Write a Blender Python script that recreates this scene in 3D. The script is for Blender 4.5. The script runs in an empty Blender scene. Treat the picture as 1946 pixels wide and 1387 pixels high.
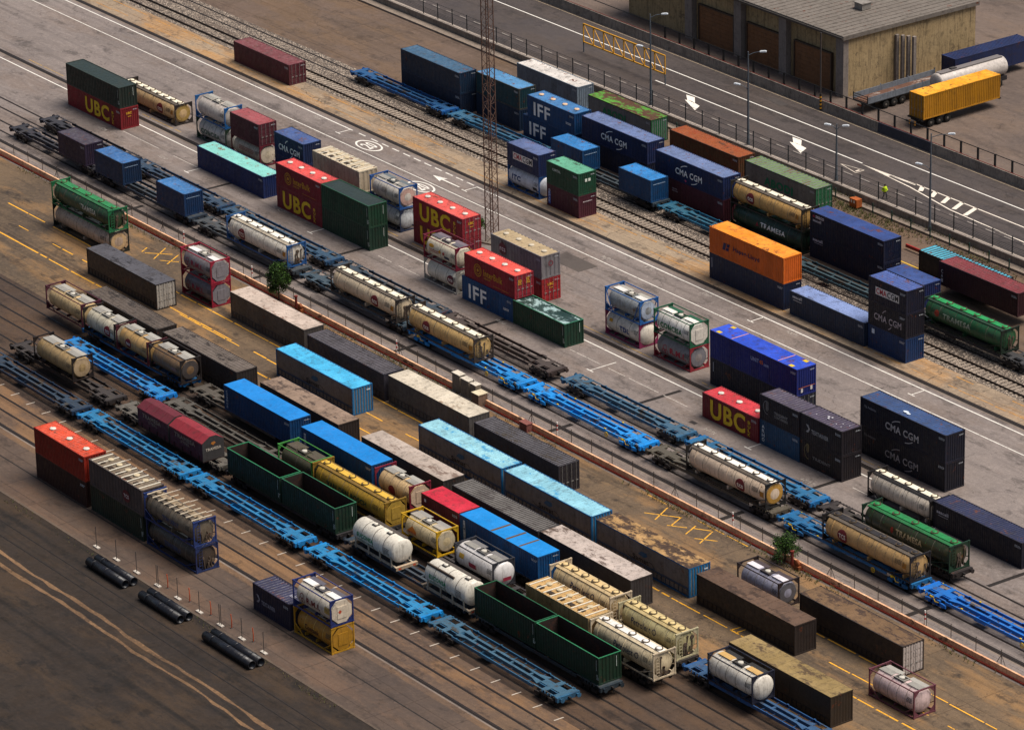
import bpy, bmesh, math, random
from mathutils import Vector, Matrix
sc = bpy.context.scene
RN = random.Random(11)

# ------------------------------------------------------------------ camera, sky, sun, exposure
def make_camera():
    f, yaw, pitch, roll = 8198.016, 2.51585, 0.392628, -0.022577
    cy, sy, cp, sp = math.cos(yaw), math.sin(yaw), math.cos(pitch), math.sin(pitch)
    fw = Vector((cy*cp, sy*cp, -sp)); r = Vector((sy, -cy, 0)); u = r.cross(fw)
    cr, sr = math.cos(roll), math.sin(roll)
    r2 = r*cr + u*sr; u2 = u*cr - r*sr
    cd = bpy.data.cameras.new('camera'); co = bpy.data.objects.new('camera', cd)
    sc.collection.objects.link(co)
    m = Matrix((r2, u2, -fw)).transposed().to_4x4(); m.translation = Vector((350, -265, 166.88))
    co.matrix_world = m
    cd.sensor_fit = 'HORIZONTAL'; cd.sensor_width = 36; cd.lens = 36*f/1946
    cd.clip_start = 1; cd.clip_end = 4000
    sc.camera = co
make_camera()
SUN_EL, SUN_AZ = math.radians(64), math.radians(48)      # azimuth measured from +X towards +Y
w = bpy.data.worlds.new('World'); sc.world = w; w.use_nodes = True
nt = w.node_tree; bg = nt.nodes['Background']
sky = nt.nodes.new('ShaderNodeTexSky'); sky.sky_type = 'NISHITA'; sky.sun_disc = False
sky.sun_elevation = SUN_EL; sky.sun_rotation = math.radians(90) - SUN_AZ
sky.air_density = 1.0; sky.dust_density = 4.0; sky.ozone_density = 0.6
nt.links.new(sky.outputs[0], bg.inputs[0]); bg.inputs[1].default_value = 0.055
sl = bpy.data.lights.new('sun', 'SUN'); sl.energy = 3.0; sl.angle = math.radians(38); sl.color = (1, .94, .86)
so = bpy.data.objects.new('sun', sl); sc.collection.objects.link(so)
sd = Vector((math.cos(SUN_EL)*math.cos(SUN_AZ), math.cos(SUN_EL)*math.sin(SUN_AZ), math.sin(SUN_EL)))
so.rotation_euler = sd.to_track_quat('Z', 'Y').to_euler(); so.location = (60, 0, 120)
vs = sc.view_settings; vs.view_transform = 'Standard'; vs.look = 'None'; vs.exposure = 0.7; vs.gamma = 1.0

# ------------------------------------------------------------------ helpers
def C(h):
    h = h.lstrip('#'); o = []
    for i in (0, 2, 4):
        c = int(h[i:i+2], 16)/255
        o.append(c/12.92 if c <= .04045 else ((c+.055)/1.055)**2.4)
    return tuple(o)
MATS = {}
def nod(t, kind, loc=None, **kw):
    n = t.nodes.new(kind)
    for k, v in kw.items(): setattr(n, k, v)
    return n
def mixc(t, fac, a, b, blend='MIX'):
    n = t.nodes.new('ShaderNodeMix'); n.data_type = 'RGBA'; n.blend_type = blend
    for s, v in ((0, fac), (6, a), (7, b)):
        if isinstance(v, bpy.types.NodeSocket): t.links.new(v, n.inputs[s])
        elif s == 0: n.inputs[0].default_value = v
        else: n.inputs[s].default_value = (*v, 1) if len(v) == 3 else v
    return n.outputs[2]
def ramp(t, fac, a, b, va=0., vb=1.):
    n = t.nodes.new('ShaderNodeMapRange'); n.interpolation_type = 'SMOOTHSTEP'
    t.links.new(fac, n.inputs[0]); n.inputs[1].default_value = a; n.inputs[2].default_value = b
    n.inputs[3].default_value = va; n.inputs[4].default_value = vb
    return n.outputs[0]
def coords(t, scale=(1, 1, 1), obj=True):
    tc = t.nodes.new('ShaderNodeTexCoord'); mp = t.nodes.new('ShaderNodeMapping')
    mp.inputs['Scale'].default_value = scale
    t.links.new(tc.outputs['Object'], mp.inputs[0])
    return mp.outputs[0]
def noise(t, vec, scale, detail=4, rough=.6, rnd=None, off=0.):
    n = t.nodes.new('ShaderNodeTexNoise'); n.noise_dimensions = '4D'
    t.links.new(vec, n.inputs['Vector']); n.inputs['Scale'].default_value = scale
    n.inputs['Detail'].default_value = detail; n.inputs['Roughness'].default_value = rough
    if rnd is not None:
        m = t.nodes.new('ShaderNodeMath'); m.operation = 'MULTIPLY_ADD'; t.links.new(rnd, m.inputs[0])
        m.inputs[1].default_value = 60; m.inputs[2].default_value = off; t.links.new(m.outputs[0], n.inputs['W'])
    else: n.inputs['W'].default_value = off
    return n.outputs['Fac']
def newmat(name):
    m = bpy.data.materials.new(name); m.use_nodes = True
    t = m.node_tree; b = t.nodes['Principled BSDF']
    return m, t, b
def paint(col, rough=.5, metal=0., dirt=.35, rust=0., streak=.3, fade=.25, dirtcol='#2a211c', rustcol='#4a2413', spec=.35, stain=0., staincol='#1d1815', rsc=.9, panel=0.):
    """weathered paint: faded patches, vertical streaks, grime, rust blooms"""
    key = ('p', col, rough, metal, dirt, rust, streak, fade, dirtcol, rustcol, stain, rsc, spec, panel)
    if key in MATS: return MATS[key]
    m, t, b = newmat('paint_' + col.strip('#'))
    oi = t.nodes.new('ShaderNodeObjectInfo').outputs['Random']
    base = C(col); v = coords(t)
    lum = sum(base)/3
    hi = tuple(min(.85, c*1.18 + lum*.10 + .004) for c in base); lo = tuple(c*.72 for c in base)
    big = noise(t, v, .35, 3, .6, oi)
    c = mixc(t, ramp(t, big, .38, .68), lo, hi)
    c = mixc(t, 1-fade, c, base) if fade < 1 else c
    if panel:
        sx = t.nodes.new('ShaderNodeSeparateXYZ'); t.links.new(v, sx.inputs[0])
        mm = t.nodes.new('ShaderNodeMath'); mm.operation = 'MULTIPLY_ADD'; t.links.new(sx.outputs[0], mm.inputs[0]); mm.inputs[1].default_value = 1/1.18; mm.inputs[2].default_value = 100.3
        fl = t.nodes.new('ShaderNodeMath'); fl.operation = 'FLOOR'; t.links.new(mm.outputs[0], fl.inputs[0])
        ad = t.nodes.new('ShaderNodeMath'); ad.operation = 'MULTIPLY_ADD'; t.links.new(oi, ad.inputs[0]); ad.inputs[1].default_value = 517.; t.links.new(fl.outputs[0], ad.inputs[2])
        wn = t.nodes.new('ShaderNodeTexWhiteNoise'); wn.noise_dimensions = '1D'; t.links.new(ad.outputs[0], wn.inputs['W'])
        c = mixc(t, ramp(t, wn.outputs[0], .25, 1., 0, panel), c, tuple(q*.62 for q in base))
    if streak and rust:
        vr = coords(t, (7, 7, .22)); s = noise(t, vr, 1.0, 5, .75, oi, 77)
        c = mixc(t, ramp(t, s, .60, .72, 0, min(.9, rust*2.6)), c, C(rustcol))
    if streak:
        vsx = coords(t, (5.5, 5.5, .35)); s = noise(t, vsx, 1.0, 4, .7, oi, 7)
        c = mixc(t, ramp(t, s, .46, .70, 0, streak), c, C(dirtcol))
    if dirt:
        d = noise(t, v, 1.7, 6, .72, oi, 3)
        c = mixc(t, ramp(t, d, .47, .70, 0, dirt), c, C(dirtcol))
        fine = noise(t, v, 9, 3, .7, oi, 5)
        c = mixc(t, ramp(t, fine, .35, .75, 0, dirt*.45), c, C(dirtcol))
    if stain:
        vt = coords(t, (.55, 1.1, 1)); d = noise(t, vt, .8, 7, .75, oi, 21)
        c = mixc(t, ramp(t, d, .60-.20*stain, .66-.18*stain), c, C(staincol))
    if rust:
        r = noise(t, v, rsc, 8, .78, oi, 13)
        rc = mixc(t, noise(t, v, 5, 3, .6, oi, 9), C(rustcol), tuple(x*2.0 for x in C(rustcol)))
        c = mixc(t, ramp(t, r, .655-.26*rust, .70-.24*rust), c, rc)
    t.links.new(c, b.inputs['Base Color'])
    rr = noise(t, v, 2.5, 4, .6, oi, 30)
    t.links.new(ramp(t, rr, .3, .7, max(.2, rough-.12), min(1, rough+.18)), b.inputs['Roughness'])
    b.inputs['Metallic'].default_value = metal
    b.inputs['Specular IOR Level'].default_value = spec
    bp = t.nodes.new('ShaderNodeBump'); bp.inputs['Strength'].default_value = .3; bp.inputs['Distance'].default_value = .07
    t.links.new(noise(t, v, 3.0, 3, .5, oi, 40), bp.inputs['Height']); t.links.new(bp.outputs[0], b.inputs['Normal'])
    MATS[key] = m
    return m
def flat(col, rough=.6, metal=0.):
    return paint(col, rough, metal, dirt=.12, streak=.0, fade=.1)

class MB:
    """collects shapes and links them as ONE mesh object"""
    def __init__(s): s.v = []; s.f = []; s.m = []; s.s = []
    def add(s, vs, fs, m=0, sm=False):
        o = len(s.v); s.v += [tuple(p) for p in vs]
        for f in fs: s.f.append([i+o for i in f]); s.m.append(m); s.s.append(sm)
    def box(s, x0, y0, z0, x1, y1, z1, m=0):
        s.add([(x0,y0,z0),(x1,y0,z0),(x1,y1,z0),(x0,y1,z0),(x0,y0,z1),(x1,y0,z1),(x1,y1,z1),(x0,y1,z1)],
              [(3,2,1,0),(4,5,6,7),(0,1,5,4),(1,2,6,5),(2,3,7,6),(3,0,4,7)], m)
    def bar(s, p0, p1, w, h=None, m=0):
        h = h or w; p0 = Vector(p0); p1 = Vector(p1); d = (p1-p0).normalized()
        a = d.cross(Vector((0,0,1)))
        if a.length < .05: a = Vector((1,0,0))
        a.normalize(); b = a.cross(d); a *= w/2; b *= h/2
        s.add([p0-a-b,p0+a-b,p0+a+b,p0-a+b,p1-a-b,p1+a-b,p1+a+b,p1-a+b],
              [(3,2,1,0),(4,5,6,7),(0,1,5,4),(1,2,6,5),(2,3,7,6),(3,0,4,7)], m)
    def tube(s, p0, p1, r, n=8, m=0, r1=None, caps=True):
        p0 = Vector(p0); p1 = Vector(p1); r1 = r if r1 is None else r1; d = (p1-p0).normalized()
        a = d.cross(Vector((0,0,1)))
        if a.length < .05: a = Vector((1,0,0))
        a.normalize(); b = a.cross(d); vs = []
        for p, q in ((p0, r), (p1, r1)):
            for i in range(n):
                t = 2*math.pi*i/n; vs.append(p + a*q*math.cos(t) + b*q*math.sin(t))
        s.add(vs, [(i, (i+1)%n, n+(i+1)%n, n+i) for i in range(n)], m, True)
        if caps: s.add(vs, [tuple(range(n))[::-1], tuple(range(n, 2*n))], m)
    def lathe(s, prof, c, axis='x', n=32, m=0, sm=True):
        vs = []; fs = []; k = len(prof)
        for a, r in prof:
            for i in range(n):
                t = 2*math.pi*i/n; p, q = r*math.cos(t), r*math.sin(t)
                vs.append((c[0]+a, c[1]+p, c[2]+q) if axis == 'x' else ((c[0]+p, c[1]+q, c[2]+a) if axis == 'z' else (c[0]+p, c[1]+a, c[2]+q)))
        for j in range(k-1):
            for i in range(n): fs.append((j*n+i, j*n+(i+1)%n, (j+1)*n+(i+1)%n, (j+1)*n+i))
        s.add(vs, fs, m, sm)
    def ring(s, c, ro, ri, h, n=20, m=0): s.lathe([(0,ri),(0,ro),(h,ro),(h,ri),(0,ri)], c, 'z', n, m, False)
    def build(s, name, mats, parent=None, off=(0,0,0)):
        me = bpy.data.meshes.new(name)
        ox, oy, oz = off
        me.from_pydata([(x+ox, y+oy, z+oz) for x, y, z in s.v], [], s.f)
        if not isinstance(mats, (list, tuple)): mats = [mats]
        for mt in mats: me.materials.append(mt)
        me.polygons.foreach_set('material_index', s.m); me.polygons.foreach_set('use_smooth', s.s)
        bm = bmesh.new(); bm.from_mesh(me); bmesh.ops.recalc_face_normals(bm, faces=bm.faces); bm.to_mesh(me); bm.free()
        me.update()
        return link(name, me, parent)
def link(name, me, parent=None):
    o = bpy.data.objects.new(name, me); sc.collection.objects.link(o)
    if parent: o.parent = parent
    return o
def tag(o, label, cat, group=None):
    o['label'] = label; o['category'] = cat
    if group: o['group'] = group
    return o
def thing(name, label, cat, loc=(0,0,0), rz=0., group=None):
    o = bpy.data.objects.new(name, None); sc.collection.objects.link(o)
    o.location = loc; o.rotation_euler = (0,0,rz); o.empty_display_size = .5
    return tag(o, label, cat, group)
def struct(o, kind='structure'): o['kind'] = kind; return o
def copy_tree(o, parent=None):
    c = o.copy(); sc.collection.objects.link(c)
    if parent: c.parent = parent
    for ch in list(o.children): copy_tree(ch, c)
    return c

# ------------------------------------------------------------------ lettering
TXT = {}
def text_mesh(s, bold=.0):
    """triangles of a word, normalised to the unit square"""
    k = (s, bold)
    if k in TXT: return TXT[k]
    cu = bpy.data.curves.new('t', 'FONT'); cu.body = s; cu.offset = bold; cu.resolution_u = 3; cu.space_character = 1.04+bold*2.2
    ob = bpy.data.objects.new('t', cu); me = bpy.data.meshes.new_from_object(ob)
    vs = [v.co.copy() for v in me.vertices]; fs = [tuple(p.vertices) for p in me.polygons]
    bpy.data.objects.remove(ob); bpy.data.meshes.remove(me); bpy.data.curves.remove(cu)
    x0 = min(v.x for v in vs); x1 = max(v.x for v in vs); y0 = min(v.y for v in vs); y1 = max(v.y for v in vs)
    vs = [((v.x-x0)/(x1-x0), (v.y-y0)/max(1e-6, y1-y0)) for v in vs]
    TXT[k] = (vs, fs); return TXT[k]
def place_face(face, L, W, H, eps, R=None, zc=None):
    """returns a map from (u along, v up) on a face to local x,y,z"""
    if face == 'F': return lambda u, v: (u, -eps, v)
    if face == 'E': return lambda u, v: (L+eps, u, v)
    if face == 'T': return lambda u, v: (u, v, H+eps)
    if face == 'C':                                             # wrapped round the near side of a tank
        return lambda u, v: (u, W/2-(R+eps)*math.cos((v-zc)/R), zc+(R+eps)*math.sin((v-zc)/R))
def mark_one(parent, name, col, shapes, face, L, W, H, off, eps=.006, R=None, zc=None, lab=None):
    """shapes: ('t',word,u,v,w,h,bold) ('v',word,u,v,w,h) ('r',u,v,w,h) ('d',u,v,rx,ry) ('o',u,v,rx,ry,th) ('a',u,v,rx,ry,a0,a1,th)"""
    bm = bmesh.new()
    def poly(ps):
        try: bm.faces.new([bm.verts.new((u, v, 0)) for u, v in ps])
        except ValueError: pass
    for s in shapes:
        k = s[0]
        if k == 't':
            vs, fs = text_mesh(s[1], s[6] if len(s) > 6 else .02)
            bv = [bm.verts.new((s[2]+x*s[4], s[3]+y*s[5], 0)) for x, y in vs]
            for f in fs:
                try: bm.faces.new([bv[i] for i in f])
                except ValueError: pass
        elif k == 'v':
            n = len(s[1]); st = s[5]/n
            for i, ch in enumerate(s[1]):
                vs, fs = text_mesh(ch, .015); vv = s[3]+s[5]-st*(i+1)
                bv = [bm.verts.new((s[2]+x*s[4], vv+y*st*.78, 0)) for x, y in vs]
                for f in fs:
                    try: bm.faces.new([bv[i2] for i2 in f])
                    except ValueError: pass
        elif k == 'r': poly([(s[1],s[2]),(s[1]+s[3],s[2]),(s[1]+s[3],s[2]+s[4]),(s[1],s[2]+s[4])])
        elif k == 'p': poly(s[1])
        elif k == 'd':
            poly([(s[1]+s[3]*math.cos(i*.2618), s[2]+s[4]*math.sin(i*.2618)) for i in range(24)])
        elif k in 'oa':
            a0, a1, th = (0, 2*math.pi, s[5]) if k == 'o' else (s[5], s[6], s[7])
            n = 24
            for i in range(n):
                q = [a0+(a1-a0)*i/n, a0+(a1-a0)*(i+1)/n]
                poly([(s[1]+s[3]*math.cos(q[0]), s[2]+s[4]*math.sin(q[0])), (s[1]+s[3]*math.cos(q[1]), s[2]+s[4]*math.sin(q[1])),
                      (s[1]+(s[3]-th)*math.cos(q[1]), s[2]+(s[4]-th)*math.sin(q[1])), (s[1]+(s[3]-th)*math.cos(q[0]), s[2]+(s[4]-th)*math.sin(q[0]))])
        elif k == 'c':                                          # illegible code rows: small dashes
            u, v, wd, ht, rows = s[1:6]; rr = random.Random(int(u*991+v*77)); rh = ht/rows
            for j in range(rows):
                x = u
                while x < u+wd:
                    ln = rr.uniform(.06, .16)
                    poly([(x, v+j*rh), (x+ln, v+j*rh), (x+ln, v+j*rh+rh*.6), (x, v+j*rh+rh*.6)])
                    x += ln+.05
    if face == 'C':
        z0 = min(v.co.y for v in bm.verts); z1 = max(v.co.y for v in bm.verts); z = z0+.12
        while z < z1:
            bmesh.ops.bisect_plane(bm, geom=bm.verts[:]+bm.edges[:]+bm.faces[:], plane_co=(0, z, 0), plane_no=(0, 1, 0)); z += .12
    fn = place_face(face, L, W, H, eps, R, zc)
    for v in bm.verts:
        p = fn(v.co.x, v.co.y); v.co = (p[0]+off[0], p[1]+off[1], p[2]+off[2])
    want = {'F': Vector((0,-1,0)), 'E': Vector((1,0,0)), 'T': Vector((0,0,1)), 'C': Vector((0,-1,0))}[face]
    bm.normal_update()
    for f in bm.faces:
        if f.normal.dot(want) < 0: f.normal_flip()
    me = bpy.data.meshes.new(name); bm.to_mesh(me); bm.free()
    me.materials.append(paint(col, .6, dirt=.3, streak=.15, fade=.2, dirtcol='#3a332d'))
    o = link(name, me, parent)
    if lab: o['label'] = lab
    return o

KIND = {'a': 'swoosh', 'o': 'emblem_ring', 'd': None, 'p': None, 'r': None, 'c': 'code_marking', 't': None, 'v': None}
def mark(parent, name, col, shapes, face, L, W, H, off, eps=.006, R=None, zc=None, lab=None):
    for s in shapes:
        nm = KIND[s[0]] or ('emblem' if name == 'lettering' and s[0] in 'dpr' else name)
        mark_one(parent, nm, col, [s], face, L, W, H, off, eps, R, zc, lab)
# ------------------------------------------------------------------ containers
WID = 2.44
def corr(mb, p0, p1, nrm, z0, z1, per=.28, dep=.045, m=0):
    """a corrugated wall from p0 to p1 (x,y), crests outward along nrm"""
    dx, dy = p1[0]-p0[0], p1[1]-p0[1]; L = math.hypot(dx, dy); dx /= L; dy /= L
    n = max(2, round(L/per)); st = L/n; pts = []
    for i in range(n):
        for a, d in ((0, 0), (.36, 0), (.5, 1), (.86, 1)):
            pts.append((i*st+a*st, d))
    pts.append((L, 0))
    vs = []
    for a, d in pts:
        x = p0[0]+dx*a-nrm[0]*dep*d; y = p0[1]+dy*a-nrm[1]*dep*d
        vs += [(x, y, z0), (x, y, z1)]
    mb.add(vs, [(2*i, 2*i+2, 2*i+3, 2*i+1) for i in range(len(pts)-1)], m)
def castings(mb, L, H, W=WID, m=0):
    for x in (0, L-.18):
        for y in (0, W-.16):
            for z in (0, H-.12):
                mb.box(x-.004, y-.004, z-.002, x+.184, y+.164, z+.122, m)
def frame(mb, L, H, W=WID, m=0):
    for x in (0, L-.12):
        for y in (0, W-.12): mb.box(x, y, .1, x+.12, y+.12, H-.1, m)
    for y in (.002, W-.102):
        mb.box(.12, y, .01, L-.12, y+.1, .15, m); mb.box(.12, y, H-.11, L-.12, y+.1, H-.02, m)
    for x in (.002, L-.112):
        mb.box(x, .12, .01, x+.11, W-.12, .15, m); mb.box(x, .12, H-.14, x+.11, W-.12, H-.02, m)
def doors(root, L, H, col, o, bars='#8d8a85', W=WID):
    dm = paint(col, .5, dirt=.45, rust=.12)
    for k, (a, b) in enumerate(((.13, W/2-.01), (W/2+.01, W-.13))):
        mb = MB(); mb.box(L-.1, a, .16, L-.03, b, H-.15)
        for j in range(4):
            z = .16+(H-.31)*j/4+.12; mb.box(L-.03, a+.06, z, L-.005, b-.06, z+(H-.31)/4-.2)
        d = mb.build('door', dm, root, o)
        mb2 = MB()
        for q in (a+.25*(b-a), a+.75*(b-a)):
            mb2.tube((L+.012, q, .1), (L+.012, q, H-.1), .022, 6)
            mb2.box(L-.004, q-.05, .95, L+.03, q+.22, 1.03)
        mb2.build('locking_bar', flat(bars, .45, .3), d, o)
def roof(root, L, H, col, o, style='rib', m=None, W=WID, per=.34, rdep=.045):
    mb = MB()
    if style == 'rib':
        x = .13; z = H-.02; n = max(3, round((L-.26)/per)); st = (L-.26)/n; pts = []
        for i in range(n):
            for a, d in ((0, 0), (.38, 0), (.5, -rdep), (.88, -rdep)): pts.append((x+i*st+a*st, d))
        pts.append((L-.13, 0)); vs = []
        for a, d in pts: vs += [(a, .09, z+d), (a, W-.09, z+d)]
        mb.add(vs, [(2*i, 2*i+2, 2*i+3, 2*i+1) for i in range(len(pts)-1)])
        mb.box(.06, .09, H-.05, .131, W-.09, H-.018); mb.box(L-.131, .09, H-.05, L-.06, W-.09, H-.018)
    else:
        mb.box(.02, .02, H-.06, L-.02, W-.02, H+.005)
        if style == 'seam':
            n = max(2, round(L/1.22))
            for i in range(1, n): mb.box(L*i/n-.02, .05, H+.005, L*i/n+.02, W-.05, H+.022)
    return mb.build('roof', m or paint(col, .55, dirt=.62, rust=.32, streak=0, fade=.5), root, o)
def container(x0, x1, y, z, H, col, label, roofcol=None, end='wall', rstyle='rib', marks=(), hatch=0, per=.28,
              framecol=None, rust=.22, dirt=.42, rdep=.045, smooth=False, group=None, cat='container', name='shipping_container',
              roofm=None, endcol=None, rper=.34, hatchcol='#c9c4b8', band=None, W=WID, bars=False, codes=True):
    L = x1-x0; o = (-L/2, -W/2, 0)
    root = thing(name, label, cat, (x0+L/2, y+W/2, z), 0, group)
    wm = paint(col, .5, dirt=dirt, rust=rust, panel=.5)
    mb = MB()
    if smooth:
        mb.box(.03, .03, .14, L-.04, W-.03, H-.06)
        n = max(2, round(L/2.7))
        for i in range(1, n): mb.box(L*i/n-.012, .022, .16, L*i/n+.012, .031, H-.1)
        if end == 'wall': corr(mb, (L-.02, .1), (L-.02, W-.1), (1, 0), .14, H-.08, .3, .05)
    else:
        corr(mb, (.11, .015), (L-.11, .015), (0, -1), .14, H-.1, per)
        corr(mb, (L-.11, W-.015), (.11, W-.015), (0, 1), .14, H-.1, per)
        corr(mb, (.015, W-.11), (.015, .11), (-1, 0), .14, H-.12, per)
        if end == 'wall': corr(mb, (L-.015, .11), (L-.015, W-.11), (1, 0), .14, H-.12, per)
        mb.box(.05, .05, .1, L-.05, W-.05, .16)
    if end == 'wall' and endcol and smooth:
        pass
    mb.build('side_wall', wm, root, o)
    if endcol:
        e = MB(); corr(e, (L+.004, .1), (L+.004, W-.1), (1, 0), .14, H-.1, .3, .05); e.build('end_wall', paint(endcol, .5, dirt=.3, rust=.05), root, o)
    fb = MB(); frame(fb, L, H, W); castings(fb, L, H, W)
    fb.build('frame', paint(framecol or col, .55, dirt=.5, rust=.22, rsc=1.6), root, o)
    roof(root, L, H, roofcol or col, o, rstyle, roofm, W, rper, rdep)  # many roof colours have skylight painted in, besides real fading
    if end == 'door': doors(root, L, H, endcol or col, o)
    if band:                                                    # curtain-sided body: dark strap band along the foot
        b = MB(); b.box(.1, -.006, .16, L-.1, .026, .22)
        n = int(L/.62)
        for i in range(n):
            b.box(.3+i*.62, -.012, .16, .34+i*.62, .02, .78); b.box(.3+i*.62-.02, -.02, .5, .36+i*.62, .02, .62)
        b.box(.1, -.006, .76, L-.1, .026, .80)
        b.build('curtain_strap', flat(band, .7), root, o)
    for i in range(hatch):
        h = MB(); cx = L*(i+.5)/hatch; h.lathe([(0, .31), (.07, .31), (.1, .27), (.1, .0)], (cx, W/2, H-.005), 'z', 16)
        h.box(cx-.34, W/2-.05, H, cx-.27, W/2+.05, H+.1)
        h.build('roof_hatch', flat(hatchcol, .5), root, o)
    if bars:                                                    # cross bars and hatches on a bulk container roof
        b = MB(); n = 9
        for i in range(n):
            xx = L*(i+.5)/n; b.box(xx-.05, .05, H, xx+.05, W-.05, H+.07)
        b.build('roof_bar', flat('#d8d0bd', .5), root, o)
        for i in range(5):
            h = MB(); xx = L*(i+1)/6*.98; h.lathe([(0,.3),(.09,.3),(.11,.25),(.11,0)], (xx, W*.62, H), 'z', 14)
            h.build('roof_hatch', flat('#b9a98a', .5), root, o)
            g = MB(); g.box(xx-.34, .35, H, xx+.34, .8, H+.03)
            for q in range(4): g.box(xx-.3+q*.17, .38, H+.03, xx-.24+q*.17, .77, H+.05)
            g.build('roof_grille', flat('#3b2f25', .6), root, o)
    for mk in marks:
        face = mk[0]; eps = .012 if face == 'F' else .02
        mark(root, mk[1], mk[2], mk[3], face, L, W, H, o, mk[4] if len(mk) > 4 else eps)
    if codes:
        mark(root, 'code_marking', '#b9bcc0', [('c', L-.95, H-.62, .7, .26, 3)], 'F', L, W, H, o, .012)
        mark(root, 'code_marking', '#b9bcc0', [('c', W-.75, H-.42, .5, .13, 2)], 'E', L, W, H, o, .026)
    return root
def open_container(x0, x1, y, z, H, col, label, rim='#2c6b46', inside='#2a1c17', group=None, load=None, rimw=.09):
    L = x1-x0; W = WID; o = (-L/2, -W/2, 0)
    root = thing('open_top_container', label, 'container', (x0+L/2, y+W/2, z), 0, group)
    mb = MB()
    corr(mb, (.1, .015), (L-.1, .015), (0, -1), .14, H-.06, .36, .05); corr(mb, (L-.1, W-.015), (.1, W-.015), (0, 1), .14, H-.06, .36, .05)
    corr(mb, (.015, W-.1), (.015, .1), (-1, 0), .14, H-.06, .36, .05); corr(mb, (L-.015, .1), (L-.015, W-.1), (1, 0), .14, H-.06, .36, .05)
    mb.build('side_wall', paint(col, .5, dirt=.5, rust=.25, panel=.5), root, o)
    ib = MB()
    a = .075
    ib.box(a, a, .14, L-a, W-a, .2)
    ib.box(a, a, .2, L-a, a+.012, H-.06); ib.box(a, W-a-.012, .2, L-a, W-a, H-.06)
    ib.box(a, a+.013, .2, a+.012, W-a-.013, H-.06); ib.box(L-a-.012, a+.013, .2, L-a, W-a-.013, H-.06)
    ib.build('inner_lining', paint(inside, .8, dirt=.5, rust=.5, rustcol='#2e1a12'), root, o)
    fb = MB()
    for x in (0, L-.12):
        for y2 in (0, W-.12): fb.box(x, y2, 0, x+.12, y2+.12, H-.061)
    for y2 in (.004, W-.104): fb.box(.12, y2, .01, L-.12, y2+.1, .15)
    for x in (.004, L-.104): fb.box(x, .12, .01, x+.1, W-.12, .15)
    fb.build('frame', paint(col, .55, dirt=.5, rust=.15), root, o)
    rb = MB()
    for y2 in (0, W-rimw): rb.box(0, y2, H-.06, L, y2+rimw, H)
    for x in (0, L-rimw): rb.box(x, rimw, H-.06, x+rimw, W-rimw, H)
    rb.build('rim', paint(rim, .5, dirt=.3, rust=.08), root, o)
    if load == 'net':
        n = MB(); st = 12; r = random.Random(3); q = {}
        for i in range(st+1):
            for j in range(5):
                q[i, j] = len(n.v)
                n.v.append((.1+(L-.2)*i/st, .1+(W-.2)*j/4, H-.12-.25*math.sin(math.pi*i/st)*math.sin(math.pi*j/4)+r.uniform(-.06, .06)))
        for i in range(st):
            for j in range(4): n.f.append([q[i, j], q[i+1, j], q[i+1, j+1], q[i, j+1]]); n.m.append(0); n.s.append(False)
        n.build('cover_sheet', paint('#233a35', .4, dirt=.3, streak=0, stain=.5, staincol='#93aaa8', rust=0), root, o)
    if load == 'dark':
        n = MB(); n.box(.1, .1, H-.2, L-.1, W-.1, H-.05); n.build('cover_sheet', paint('#26322f', .5, dirt=.3, streak=0), root, o)
    mark(root, 'code_marking', '#b5bdb5', [('r', L-.34, H-1.3, .05, 1.0), ('c', L-.3, .5, .2, .5, 4)], 'F', L, W, H, o, .01)
    mark(root, 'code_marking', '#b5bdb5', [('r', W-.55, H-1.3, .05, 1.0)], 'E', L, W, H, o, .01)
    return root

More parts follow.
